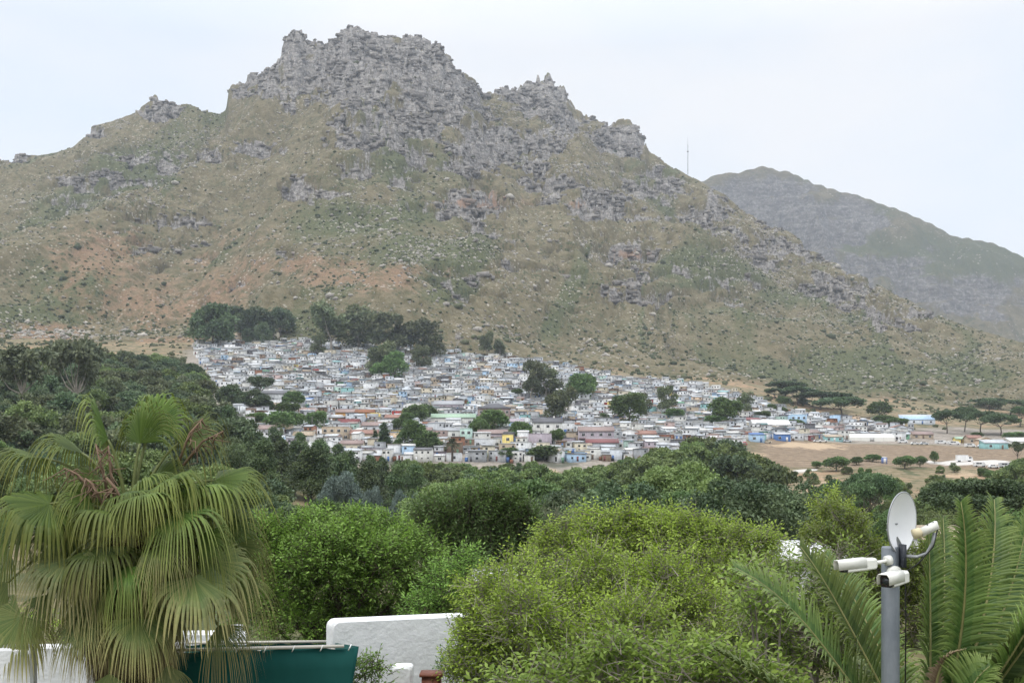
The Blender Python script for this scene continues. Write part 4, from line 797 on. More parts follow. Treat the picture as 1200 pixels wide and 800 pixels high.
# ---- vehicles by the field
M_CAR = mat_objcol('car_paint', .3, .5, 0, .08); M_TYRE = mat_plain('tyre_rubber', (.02, .02, .02), .8)
def vehicle(kind, lab, u, v, col, L=4.4, dist=None, group=None, rz=0):
    p = hit(u, v, 300)
    root = thing(kind, lab, 'van' if 'van' in kind else ('truck' if 'truck' in kind else 'car'), p, R(rz), group); used_labels[lab] = 1
    hw = .85
    if 'car' in kind: P = [(-L/2,.45),(-L/2,.85),(-L*.42,.95),(-L*.30,1.42),(L*.12,1.45),(L*.26,.98),(L*.47,.85),(L/2,.6),(L/2,.42)]
    elif 'van' in kind: P = [(-L/2,.4),(-L/2,1.9),(-L*.46,2.02),(L*.2,2.02),(L*.32,1.9),(L*.42,1.1),(L*.49,.95),(L/2,.4)]
    else: P = [(-L/2,.6),(-L/2,2.9),(L*.2,2.9),(L*.2,2.3),(L*.42,2.25),(L*.48,1.3),(L/2,1.2),(L/2,.5)]
    m = MB(); n = len(P); V = [(x, -hw, z) for x, z in P]+[(x, hw, z) for x, z in P]
    m.add(V, [(i, (i+1) % n, n+(i+1) % n, n+i) for i in range(n)], ngons=[tuple(range(n-1, -1, -1)), tuple(range(n, 2*n))])
    ocol(m.obj('body', M_CAR, root), col)
    zt = {'car': (1.0, 1.36), 'van': (1.2, 1.75)}.get('car' if 'car' in kind else 'van', (1.2, 1.75))
    m = MB()
    for s_ in (-1, 1):
        y0, y1 = sorted((s_*hw, s_*(hw+.02)))
        if 'truck' in kind: m.box(L*.24, L*.40, y0, y1, 1.5, 2.1)
        else:
            for a, b in ((-.34, -.12), (-.10, .10)): m.box(L*a, L*b, y0, y1, *zt)
    m.obj('window', M_GLASS, root)
    for a in (-.31, .31):
        for s_ in (-1, 1):
            m = MB(); m.tube([(L*a, s_*(hw-.12), .33), (L*a, s_*(hw+.03), .33)], .33, 12); m.obj('wheel', M_TYRE, root)
veh = [('parked_van','white van at the left end of the van row',1058,519,'white',5),('parked_car','white car right of the red-tiled house',1072,521,'white',4.4),('parked_car','silver car second in the row behind the field',1083,521,'silver',4.4),
 ('parked_van','long white minibus, left one, behind the field',1103,520,'white',6.5),('parked_van','long white minibus, right one, behind the field',1118,521,'white',6.5),('parked_van','white van beside the yellow kiosk',1137,524,'white',5.5),('parked_car','pale car below the terracotta-roofed house',1150,524,'silver',4.4),
 ('parked_truck','white truck with dark cab parked on the pale road',1130,541,'white',7),('parked_van','white van parked among trailers on the pale road',1148,547,'white',5),('parked_van','pale grey van rightmost on the pale road',1178,548,'pale grey',5.),('parked_car','pale car half hidden by bushes on pale road',1164,549,'white',4.3),
 ('parked_car','white car left of the turquoise low house',965,518,'white',4.3),('parked_car','silver car left of the white marquee',993,518,'silver',4.3),('parked_car','white car by the maroon container',958,518,'white',4.3),('parked_car','beige car in front of the blue shacks',899,519,'cream',4.3),('parked_car','blue car before the grey shed at the wood edge',606,541,'blue',4.3)]
for a in veh: vehicle(a[0], a[1], a[2], a[3], a[4], a[5], group='vehicles parked around the field')

# ---- lamp posts and utility poles
M_POLE = mat_plain('weathered_pole', (.24, .22, .20), .8); M_LAMP = mat_plain('lamp_head', (.6, .6, .58), .5)
for u, v, h_, lab in [(452,548,22,'tall street lamp in front of the tall dark garden tree'),(529,541,22,'street lamp beside the small date palm'),(367,521,17,'street lamp before the round dark tree'),(517,547,15,'street lamp left of the long low white block'),(608,523,14,'street lamp next to the white box shed'),(722,529,22,'street lamp right of the lavender grey house')]:
    p = hit(u, v, 380); s = p[1]/F; h = h_*s
    root = thing('street_lamp', lab, 'street lamp', p, 0, 'street lamps of the lower settlement'); used_labels[lab] = 1
    m = MB(); m.tube([(0, 0, -1), (0, 0, h)], [.12, .07], 6); m.obj('pole', M_POLE, root)
    m = MB(); m.tube([(0, 0, h), (.35, -.1, h+.12), (.8, -.2, h+.1)], .05, 5); m.hexa([(.55,-.4,h),(1.2,-.4,h),(1.2,0,h),(.55,0,h),(.6,-.35,h+.2),(1.1,-.35,h+.16),(1.1,-.05,h+.16),(.6,-.05,h+.2)]); m.obj('lamp_head', M_LAMP, root)
rp_ = random.Random(21); npole = 0; poles = []
for k in range(400):
    if npole >= 34: break
    u, d = rp_.uniform(270, 860), rp_.uniform(500, 900); x = (u-600)/F*d; z = float(H(x, d)); v = HV-F*(z-EYE)/d
    if v < np.interp(u, edge_top[:, 0], edge_top[:, 1])+8 or v > 525: continue
    h = rp_.uniform(6.5, 8.5); npole += 1; poles.append((x, d, z, h, u, v))
labs = choose([[f'grey utility pole {where(u, v)}', f'grey utility pole {where(u, v, None, 1)}, {where(u, v)}', f'thin utility pole {where(u, v)}, {where(u, v, None, 2)}', f'thin utility pole {where(u, v, None, 1)}, {where(u, v, None, 2)}', f'pole {where(u, v, None, 3)}, {where(u, v, None, 4)}'] for (x, d, z, h, u, v) in poles], 'p')
for (x, d, z, h, u, v), lab in zip(poles, labs):
    root = thing('utility_pole', lab, 'utility pole', (x, d, z), rp_.uniform(-.6, .6), 'utility poles among the shacks')
    m = MB(); m.tube([(0, 0, -1), (0, 0, h)], [.14, .09], 6); m.obj('pole', M_POLE, root)
    m = MB(); m.box(-.8, .8, -.17, -.11, h-.5, h-.38); m.obj('crossarm', M_POLE, root)
# ------------------------------------------------------------------ trees
def unit(a): return a/(np.linalg.norm(a, axis=-1, keepdims=True)+1e-9)
def leaf_quads(Pc, Dir, Nrm, L, Wd, fold=.15):
    """one bent leaf per row: base, edge, tip, edge"""
    S_ = unit(np.cross(Dir, Nrm)); L = np.broadcast_to(L, (len(Pc),))[:, None]; Wd = np.broadcast_to(Wd, (len(Pc),))[:, None]
    mid = Pc+Dir*L*.5-Nrm*L*fold*.3
    return np.stack([Pc, mid+S_*Wd*.5, Pc+Dir*L-Nrm*L*fold, mid-S_*Wd*.5], 1)
def leaf_mesh(name, Q, mat, r, tip=None, rnd=None):
    n = len(Q); fa = {'rnd': r.random(n) if rnd is None else rnd}
    if tip is not None: fa['tip'] = tip
    V = Q.reshape(-1, 3); Fq = [np.arange(4*n).reshape(n, 4)]
    return mesh_np(name, V, Fq, [mat], fattr=fa)
def clump_crown(lobes, r, per, size, flat=1., up=.62, shell=(.72, 1.02), asp=.6):
    """a far crown: leaf clumps laid over the lobes, thick outside and thin inside"""
    out = []; tone = []
    for (c, rad) in lobes:
        rad = np.broadcast_to(np.asarray(rad, float), (3,)); n = int(4.6*per*6.28*(rad[0]*rad[1]+rad[0]*rad[2])/size**2*.85)+12
        d = unit(r.normal(size=(n, 3))); keep_ = r.random(n) < np.clip(.62+.6*d[:, 2], .18, 1); d = d[keep_]; n = len(d)
        wob = 1+.16*np.sin(d[:, 0]*7+c[0]*9)*np.cos(d[:, 1]*6+c[1]*5)+.1*r.normal(size=n)
        P = np.asarray(c)+d*rad*(r.uniform(*shell, n)*wob)[:, None]
        D = unit(d*.35+r.normal(size=(n, 3))*.7+(0, 0, .15)); N = unit(d*(1-up)+np.array((0, 0, up))+r.normal(size=(n, 3))*.45)
        N = unit(N-D*np.sum(N*D, 1)[:, None])
        s_ = size*r.uniform(.6, 1.5, n)
        out.append(leaf_quads(P, D, N, s_, s_*asp, .2)); tone.append(np.clip(r.random()*.75+r.normal(size=n)*.22+.1, 0, 1))
    return np.concatenate(out), np.concatenate(tone)
M_BARK = mat_plain('grey_bark', (.13, .11, .09), .9, .1, 0, .35, 2.5, .05)
M_PALEBARK = mat_plain('pale_gum_bark', (.36, .32, .27), .85, .1, 0, .3, 1.2)
FM = {
 'tallgum': mat_leaf('tall_gum_leaves', (.085,.105,.058), (.150,.165,.090), trans=.22, clump=.45),
 'gum': mat_leaf('gum_leaves', (0.086,0.113,0.055), (0.160,0.176,0.086), trans=.22, clump=.45),
 'dense': mat_leaf('dense_leaves', (0.059,0.099,0.048), (0.130,0.175,0.081), trans=.2, clump=.45),
 'round': mat_leaf('round_tree_leaves', (0.074,0.133,0.039), (0.166,0.244,0.078), trans=.25, clump=.6),
 'flat': mat_leaf('flat_tree_leaves', (0.058,0.086,0.039), (0.121,0.152,0.070), trans=.2, clump=.5),
 'umbrella': mat_leaf('umbrella_pine_needles', (0.047,0.086,0.034), (0.109,0.166,0.066), trans=.15, clump=.35),
 'pine': mat_leaf('pine_needles', (0.054,0.090,0.039), (0.130,0.175,0.067), trans=.15, clump=.5),
 'wattle': mat_leaf('wattle_leaves', (0.085,0.130,0.040), (0.198,0.251,0.081), trans=.22, clump=.5),
 'cypress': mat_leaf('cypress_leaves', (0.043,0.074,0.031), (0.094,0.129,0.055), trans=.15, clump=.6),
 'bluewattle': mat_leaf('blue_wattle_leaves', (.135,.185,.155), (.23,.29,.25), trans=.15, clump=.6),
 'shrub': mat_leaf('shrub_leaves', (0.099,0.139,0.054), (0.214,0.247,0.103), trans=.22, clump=.8),
}
def limb_mesh(mb, base, lobes, r, r0, n=5):
    top = np.mean([c for c, _ in lobes], axis=0)
    fork = base+(top-base)*np.array((.5, .5, .55)); mb.tube([base, (base+fork)/2+r.normal(size=3)*r0*.5, fork], [r0, r0*.8, r0*.62], 7)
    for c, rad in lobes[:9]:
        c = np.asarray(c); m = (fork+c)/2+np.array((0, 0, -.12))*np.linalg.norm(c-fork)+r.normal(size=3)*.12
        mb.tube([fork, m, c], [r0*.36, r0*.22, r0*.06], n, cap=False)
def lobes_for(kind, r):
    """crown lobes of a tree about 10 m tall"""
    L = []
    if kind == 'gum':
        n = 16
        for i in range(n):
            a = r.uniform(0, 6.28); q = math.sqrt(r.random())*2.9; z = r.uniform(2.4, 9.0)-q*.3
            L.append(((q*math.cos(a), q*math.sin(a), z), np.array((1.25, 1.25, 1.0))*r.uniform(.75, 1.25)))
    elif kind == 'tallgum':
        for i in range(15):
            a = r.uniform(0, 6.28); q = math.sqrt(r.random())*3.2; L.append(((q*math.cos(a), q*math.sin(a)+.6, r.uniform(6.2, 9.2)-q*.2), np.array((1.2, 1.2, .9))*r.uniform(.7, 1.2)))
    elif kind == 'dense':
        for i in range(20):
            a = r.uniform(0, 6.28); q = math.sqrt(r.random())*4.3; z = 7.6*math.sqrt(max(0, 1-(q/5.2)**2))*r.uniform(.72, 1.05)+.6
            L.append(((q*math.cos(a), q*math.sin(a), z), np.array((1.5, 1.5, 1.15))*r.uniform(.7, 1.2)))
        for i in range(7):
            a = i*.9+r.uniform(0, .5); L.append(((3.6*math.cos(a), 3.6*math.sin(a), 2.8+r.uniform(-.6, .8)), np.array((1.5, 1.5, 1.5))))
    elif kind == 'round':
        for i in range(17):
            d = unit(r.normal(size=3)); d[2] = abs(d[2])*1.0-.25
            L.append(((d[0]*2.7, d[1]*2.7, 5.+d[2]*3.9), np.array((1.4, 1.4, 1.5))*r.uniform(.7, 1.15)))
        L.append(((0, 0, 4.6), np.array((2.6, 2.6, 3.4))))
    elif kind == 'flat':
        for i in range(13):
            a = r.uniform(0, 6.28); q = math.sqrt(r.random())*4.2
            L.append(((q*math.cos(a), q*math.sin(a), 7.8+r.uniform(-1.3, 1.2)-q*.22), np.array((1.4, 1.4, .85))*r.uniform(.7, 1.25)))
    elif kind == 'umbrella':
        for i in range(26):
            a = r.uniform(0, 6.28); q = math.sqrt(r.random())*6.2
            L.append(((q*math.cos(a), q*math.sin(a), 8.7-(q/6.2)**2*2.1+r.uniform(-.25, .25)), np.array((1.6, 1.6, .85))*r.uniform(.8, 1.15)))
    elif kind == 'pine':
        for i in range(24):
            z = r.uniform(2.2, 9.4); q = (9.9-z)*.44*math.sqrt(r.uniform(.2, 1)); a = r.uniform(0, 6.28)
            L.append(((q*math.cos(a), q*math.sin(a), z), np.array((1., 1., .8))*r.uniform(.7, 1.25)*(1.25-.05*z)))
    elif kind == 'wattle':
        for i in range(34):
            a = r.uniform(0, 6.28); q = math.sqrt(r.random())*5.2; z = 7.4*math.sqrt(max(0.02, 1-(q/6.3)**2))*r.uniform(.78, 1.05)+1.3
            L.append(((q*math.cos(a), q*math.sin(a), z), np.array((1.15, 1.15, .85))*r.uniform(.7, 1.3)))
        for i in range(12):
            a = i*.52; L.append(((4.7*math.cos(a), 4.7*math.sin(a), 2.6+r.uniform(-1, 1.2)), np.array((1.3, 1.3, 1.3))))
    elif kind == 'cypress':
        for i in range(14):
            z = .9+i*.64; q = .5*(1-z/11); a = r.uniform(0, 6.28)
            L.append(((q*math.cos(a), q*math.sin(a), z), np.array((1., 1., 1.2))*(1.45-.11*z)))
    elif kind == 'bluewattle':
        for i in range(24):
            a = r.uniform(0, 6.28); q = math.sqrt(r.random())*4.; z = 6.5*math.sqrt(max(0.02, 1-(q/4.9)**2))*r.uniform(.7, 1.05)+1.5
            L.append(((q*math.cos(a), q*math.sin(a), z), np.array((1.25, 1.25, 1.05))*r.uniform(.75, 1.25)))
    elif kind == 'shrub':
        for i in range(12):
            a = r.uniform(0, 6.28); q = math.sqrt(r.random())*4.; z = r.uniform(2, 7.5)*(1-(q/5.5)**2)
            L.append(((q*math.cos(a), q*math.sin(a), z+.8), np.array((1.9, 1.9, 1.7))*r.uniform(.7, 1.2)))
    return L
SPEC = {  # width of the 10 m model, leaf clump size, density
 'gum': (8., .55, 1.5), 'tallgum': (8., .5, 1.5), 'dense': (11., .55, 1.5), 'round': (7.6, .50, 1.6), 'flat': (10.4, .5, 1.7), 'umbrella': (14.4, .5, 1.8), 'pine': (7.4, .42, 1.6), 'wattle': (12., .46, 1.6), 'cypress': (3.6, .45, 1.8), 'bluewattle': (9.8, .42, 1.7), 'shrub': (10.5, .75, 1.7)}
PROTO = {}
def proto(kind, k, fine=False):
    if fine: k += 100
    if (kind, k) in PROTO: return PROTO[kind, k]
    r = np.random.default_rng(hash(kind) % 1 + sum(map(ord, kind))*10+k); L = lobes_for(kind, r); w, ls, per = SPEC[kind]
    if fine: ls *= .55; per *= .75
    Q, tn = clump_crown(L, r, per, ls, asp=.62 if kind != 'pine' else .4)
    cm = leaf_mesh('crown', Q, FM[kind], r, rnd=tn)
    mb = MB(); limb_mesh(mb, np.array((0, 0, -.8)), L, r, {'umbrella': .3, 'shrub': .2, 'cypress': .2, 'tallgum': .34}.get(kind, .27))
    tm = mb.mesh('trunk', [M_PALEBARK if 'gum' in kind else M_BARK])
    PROTO[kind, k] = (tm, cm); return tm, cm
TREE_NAME = {'gum': 'gum_tree', 'tallgum': 'gum_tree', 'dense': 'evergreen_tree', 'round': 'broadleaf_tree', 'flat': 'flat_topped_tree', 'umbrella': 'umbrella_pine', 'pine': 'pine_tree', 'wattle': 'wattle_tree', 'cypress': 'cypress_tree', 'bluewattle': 'blue_wattle', 'shrub': 'shrub'}
NV = {'gum': 4, 'tallgum': 2, 'dense': 4, 'round': 4, 'flat': 2, 'umbrella': 3, 'pine': 4, 'wattle': 5, 'cypress': 2, 'bluewattle': 2, 'shrub': 4}
rt = random.Random(33)
def tree(kind, lab, p, width, height, group=None, k=None):
    fine = p[1] < 230; tm, cm = proto(kind, rt.randrange(2 if fine else NV[kind]) if k is None else k, fine)
    root = thing(TREE_NAME[kind], lab, 'bush' if kind == 'shrub' else 'tree', p, rt.uniform(0, 6.28), group)
    a = width/SPEC[kind][0]; b = height/10
    for nm, me in (('trunk', tm), ('crown', cm)):
        o = link(nm, me, root); o.scale = (a, a, b)
    return root
# bare tree: limbs only
def bare_tree(lab, p, width, height):
    root = thing('bare_tree', lab, 'tree', p); r = np.random.default_rng(4); mb = MB()
    def grow(a, d, L, rad, lv):
        b = a+d*L; mb.tube([a, (a+b)/2+r.normal(size=3)*L*.05, b], [rad, rad*.8, rad*.6], 4 if lv else 6, cap=False)
        if lv < 4:
            for k in range(3 if lv else 5): grow(b, unit(d+r.normal(size=3)*.55+(0, 0, .1)), L*.68, rad*.55, lv+1)
    grow(np.array((0, 0, -.5)), np.array((0, 0, 1.)), height*.36, .35, 0)
    mb.obj('trunk', mat_plain('bleached_bark', (.30, .27, .25), .9), root)
for (u, v, w_, h_, kind, lab) in TOWN_TREES:
    p = hit(u, v, 380); s = p[1]/F; used_labels[lab] = 1
    if kind == 'bare': bare_tree(lab, p, w_*s, h_*s)
    else: tree(kind, lab, (p[0], p[1], p[2]-.1), w_*s*1.2, h_*s*(1.0 if kind == 'umbrella' else 1.22), 'trees in and around the settlement')

# ---- the woods: left slope, valley floor, clearing on the right
woods = []
rw = random.Random(77)
def top_limit(u):           # the skyline of the wood in the photograph
    return np.interp(u, [-200, 0, 60, 120, 200, 235, 262, 290, 330, 380, 430, 480, 560, 620, 650, 700, 745, 775, 800, 860, 885, 915, 960, 1010, 1060, 1110, 1150, 1200, 1300],
                        [395, 404, 402, 404, 412, 425, 470, 488, 500, 514, 530, 538, 541, 539, 552, 544, 530, 512, 506, 508, 528, 545, 548, 556, 558, 556, 548, 540, 540])
def wood(kinds, u0, u1, d0, d1, sx, sy, hr, group, skip=None):
    y = d0
    while y < d1:
        x = (u0-600)/F*y+rw.uniform(0, sx)
        while x < (u1-600)/F*y:
            xx, yy = x+rw.uniform(-.35, .35)*sx, y+rw.uniform(-.35, .35)*sy; u = 600+F*xx/yy; z = float(H(xx, yy))
            kind = rw.choices([a for a, b in kinds], [b for a, b in kinds])[0]; h = rw.uniform(*hr)*(.6 if 'clearing' in group and kind == 'wattle' and yy > 250 else 1)*(1.3 if d0 <= yy and yy > 330 and 262 < u < 900 else 1)*{'pine': 1.2, 'gum': 1.1, 'shrub': .45, 'umbrella': 1.0}.get(kind, 1.)
            vt = top_limit(u)+rw.uniform(-2, 8)
            h = min(h, EYE+(HV-vt)/F*yy-z)
            vb = HV-F*(z-EYE)/yy
            if h > 2.2 and not (skip and skip(u, vb, yy, kind)): woods.append((xx, yy, z, h, kind, group))
            x += sx
        y += sy
wood([('dense', 5), ('gum', 2.2), ('wattle', 2)], -60, 262, 250, 720, 11., 15., (11, 16), 'trees of the wood on the left slope', lambda u, vb, d, k: (d > 440 and u > 240) or rw.random() < .08)
wood([('wattle', 3), ('dense', 3)], -60, 300, 90, 250, 9., 13., (7, 11), 'trees of the wood on the left slope', lambda u, vb, d, k: rw.random() < .1)
wood([('pine', 6), ('dense', .7)], 262, 480, 175, 425, 7.5, 12., (11, 15), 'pines of the valley wood', lambda u, vb, d, k: rw.random() < .06)
wood([('wattle', 4), ('pine', 1), ('dense', 1.3), ('gum', .6)], 480, 690, 150, 425, 8.5, 12., (8, 12), 'trees of the valley wood', lambda u, vb, d, k: (d > 400 and 635 < u < 700) or rw.random() < .06)
wood([('wattle', 3), ('round', 2), ('shrub', 2), ('pine', 1)], 290, 770, 396, 438, 8., 9., (5, 8.5), 'trees along the lower edge of the settlement', lambda u, vb, d, k: (640 < u < 690) or rw.random() < .12)
wood([('wattle', 6), ('dense', 1)], 690, 890, 135, 440, 9., 12., (8, 13), 'trees of the valley wood', lambda u, vb, d, k: (840 < u and 215 < d < 330) or rw.random() < .05)
wood([('wattle', 3), ('round', 2), ('shrub', 3), ('pine', .6)], 860, 1290, 110, 300, 9., 14., (5, 8.5), 'trees and bushes round the clearing', lambda u, vb, d, k: rw.random() < .35 or (905 < u < 960 and 200 < d < 300))
wood([('shrub', 3), ('wattle', 1)], 890, 1290, 255, 432, 9., 12., (6., 12.), 'trees and bushes round the clearing', lambda u, vb, d, k: rw.random() < (.3 if d < 370 else .6) or (905 < u < 950 and d < 300))
wood([('wattle', 2), ('round', 2), ('dense', 1)], 235, 905, 62, 150, 8., 11., (5, 8.), 'trees below the valley wood', lambda u, vb, d, k: rw.random() < .06)
for i in range(70):                                      # scrubby bushes of the clearing
    u, v = rw.uniform(872, 1235), rw.uniform(553, 603)
    if vnoise(u/38., v/16., 9) < .42: continue
    p = hit(u, v, 200); woods.append((p[0], p[1], p[2], rw.uniform(2.6, 5.), rw.choice(['shrub', 'shrub', 'round', 'wattle']), 'trees and bushes round the clearing'))
special = [(400,592,190,58,46,'bluewattle','silvery blue wattle tree, large, behind bright green tree'),(437,592,185,34,28,'bluewattle','silvery blue wattle, smaller one right beside the large one'),(476,594,180,42,30,'bluewattle','grey-blue wattle behind the dark upright shoots'),
 (430,618,62,60,36,'round','yellow-green rounded tree behind bright green tree'),(1150,612,95,170,56,'umbrella','wide flat grey-green pine crown behind the palm at right'),(1010,590,200,90,42,'umbrella','dark flat-crowned tree in the clearing'),(905,585,240,70,44,'flat','dark spreading tree at clearing edge'),(825,590,190,72,52,'dense','smooth dark green rounded tree in valley wood'),
 (900,624,110,90,40,'dense','dark green low dome tree right in the valley'),(90,474,400,66,78,'tallgum','pale-trunked tall gum in the middle of the left wood'),(24,478,380,78,76,'tallgum','tall gum with white forked trunk at the left edge'),(12,588,170,56,38,'round','bright green round bush tree at the far left edge'),(1195,565,330,60,30,'wattle','bushy green tree at the right edge of clearing')]
for u, v, d_, w_, h_, kind, lab in special:
    used_labels[lab] = 1; x = (u-600)/F*d_; z = EYE+(HV-v)/F*d_; zg = float(H(x, d_)); s = d_/F
    woods = [q for q in woods if not (math.hypot(q[0]-x, q[1]-d_) < w_*s*.42)]
    woods = [q for q in woods if not (q[1] < d_ and abs(600+F*q[0]/q[1]-u) < w_*.5+F*q[3]*.3/q[1] and HV-F*(q[2]+q[3]-EYE)/q[1] < v-h_*.4)] if kind in ('bluewattle', 'tallgum', 'round') else woods
    tree(kind, lab, (x, d_, min(z, zg)), w_*s, h_*s+max(0, z-zg), 'trees standing out of the woods')
# leave out those wholly behind nearer ones
woods.sort(key=lambda q: q[1]); cov = np.zeros((270, 500), bool); shown = []
yy_, xx_ = np.mgrid[0:270, 0:500]
for q in woods:
    u = 600+F*q[0]/q[1]; vb = HV-F*(q[2]-EYE)/q[1]; ht = F*q[3]/q[1]; w2 = ht*SPEC[q[4]][0]/20
    cx, cyy = (u+150)/3, (vb-ht*.55)/3
    e = ((xx_-cx)/(w2/3))**2+((yy_-cyy)/(ht*.47/3))**2
    area = e < 1
    if area.sum() and (~cov[area]).mean() < .16: continue
    if u < -40 or u > 1240: continue
    shown.append((q, u, vb, ht)); cov |= e < .6
FEAT = [(118,480,'pale-trunked gum'),(30,470,'white-forked gum'),(150,600,'fan palm'),(410,570,'large silvery blue wattle'),(475,580,'grey-blue wattle'),(430,600,'yellow-green rounded tree'),(825,565,'smooth dark rounded tree'),(905,565,'dark spreading clearing tree'),(1010,575,'flat-crowned clearing tree'),(895,610,'low dome tree'),(1043,640,'satellite dish pole'),(1037,539,'striped toilet cabin'),(595,520,'yellow house'),(668,532,'painted container wall'),(547,537,'blue portable toilet'),(869,520,'red-roofed shed'),(905,514,'bright blue shack'),(1130,540,'parked white truck'),(1150,590,'wide flat grey-green pine'),(283,500,'telecom tower'),(386,525,'tiny white house'),(720,525,'lavender grey house'),(245,390,'dark hilltop tree'),(452,520,'tall dark garden tree'),(15,580,'bright green round bush'),(790,512,'slim pale gum'),(470,690,'white stucco wall'),(590,620,'dark upright shoots'),(950,551,'pale slab')]
def where2(u, v, k=0):
    L = sorted((math.hypot(u-a, (v-b)*1.5), a, b, n) for a, b, n in FEAT)
    d, a, b, n = L[k]; q = 'just ' if d < 25 else ('well ' if d > 80 else '')
    rel = ('above' if v < b else 'below') if abs(v-b)*1.5 > abs(u-a) else ('left of' if u < a else 'right of')
    return f'{q}{rel} the {n}'
def where3(u, v, k=0):
    L = sorted((math.hypot(u-a, (v-b)*1.5), a, b, n) for a, b, n in FEAT)
    d, a, b, n = L[k]; q = 'just ' if d < 22 else ('' if d < 45 else ('some way ' if d < 75 else ('well ' if d < 120 else 'far ')))
    dv, du = (v-b)*1.5, u-a; A_, B_ = ('above' if dv < 0 else 'below'), ('left' if du < 0 else 'right')
    r = abs(dv)/(abs(du)+1e-6)
    return f'{q}{A_} the {n}' if r > 2.4 else (f'{q}{B_} of the {n}' if r < .42 else f'{q}{A_} and {B_} of the {n}')
KN = {'gum': ('grey-green gum', 'lofty open gum'), 'dense': ('dark evergreen', 'dark domed evergreen'), 'wattle': ('olive wattle', 'lumpy olive wattle'), 'pine': ('dark pine', 'pointed dark pine'), 'round': ('leafy green tree', 'rounded leafy tree'), 'shrub': ('bush', 'rounded bush'), 'umbrella': ('umbrella pine', 'flat pine')}
cands = []
for q, u, vb, ht in shown:
    vt = vb-ht*.6; n1, n2 = KN[q[4]]; sz = 'big' if ht > 62 else ('small' if ht < 36 else 'mid-sized')
    w0, w1, w2, w3, w4 = (where2(u, vt, k) for k in range(5)); n3 = n2.split()[0]+' '+n1.split()[-1]
    cands.append([f'{sz} {n1} {w0}', f'{sz} {n1} {w0}, {w1}', f'{sz} {n2} {w0}, {w1}', f'{sz} {n1} {w0}, {w2}', f'{sz} {n1} {w1}, {w2}', f'{n1} {w1}, {w3}', f'{n1} {w0}, {w3}', f'{n1} {w2}, {w3}', f'{n1} {w0}, {w4}', f'{n1} {w3}, {w4}']+[f'{sz} {n1} {where3(u, vt, k)}' for k in range(6)]+[f'{sz} {n1} {where3(u, vt, k)}, {where3(u, vt, m)}' for k in range(5) for m in range(k+1, 6)]+[f'{n1} in the wood {w0}'])
for (q, u, vb, ht), lab in zip(shown, choose(cands, 't')):
    tree(q[4], lab, (q[0], q[1], q[2]-.2), q[3]*SPEC[q[4]][0]/10*rt.uniform(.9, 1.2), q[3], q[5])
print('wood trees', len(woods), len(shown))
# small date palm in the settlement
def date_palm(name, lab, p, trunk_h, R_, nf, mat_f, seed, trunk_r=.25, group=None, nleaf=22, cat='palm'):
    root = thing(name, lab, cat, p, 0, group); r = np.random.default_rng(seed)
    mb = MB(); mb.tube([(0, 0, -.5), (0, 0, trunk_h*.5), (0, 0, trunk_h)], [trunk_r*1.2, trunk_r, trunk_r*1.1], 8); mb.obj('trunk', M_BARK, root)
    for i in range(nf):
        az = i*2.4; el = R(78-105*(i/nf)); d0 = np.array((math.cos(az)*math.cos(el), math.sin(az)*math.cos(el), math.sin(el)))
        t_ = np.linspace(0, 1, 12)[:, None]; pts = np.array((0, 0, trunk_h))+d0*R_*t_-np.array((0, 0, 1))*R_*.55*t_**2.2
        T = unit(np.gradient(pts, axis=0)); side = unit(np.cross(T, np.array((0, 0, 1.))+1e-3)); up = np.cross(side, T)
        tt = np.linspace(.12, .98, nleaf); Pi = np.stack([np.interp(tt, t_[:, 0], pts[:, j]) for j in range(3)], -1); k = np.minimum((tt*11).astype(int), 11)
        ln = R_*.26*np.sin(np.clip(tt*1.1+.12, 0, 1)*math.pi)**.6
        Q = []
        for s_ in (-1, 1):
            D = unit(T[k]*.6+side[k]*s_*.9+up[k]*.25+r.normal(size=(nleaf, 3))*.08); Q.append(leaf_quads(Pi, D, unit(up[k]-side[k]*s_*.3), ln, R_*.035))
        link('frond', leaf_mesh('frond', np.concatenate(Q), mat_f, r), root)
    return root
M_DATE = mat_leaf('date_palm_leaves', (.040,.062,.026), (.085,.105,.048), trans=.2)
p = hit(530, 541, 380); s = p[1]/F; used_labels['small date palm with grey-green crown beside the long low white block'] = 1
date_palm('date_palm', 'small date palm with grey-green crown beside the long low white block', p, 20*s, 15*s, 26, M_DATE, 3, .4)
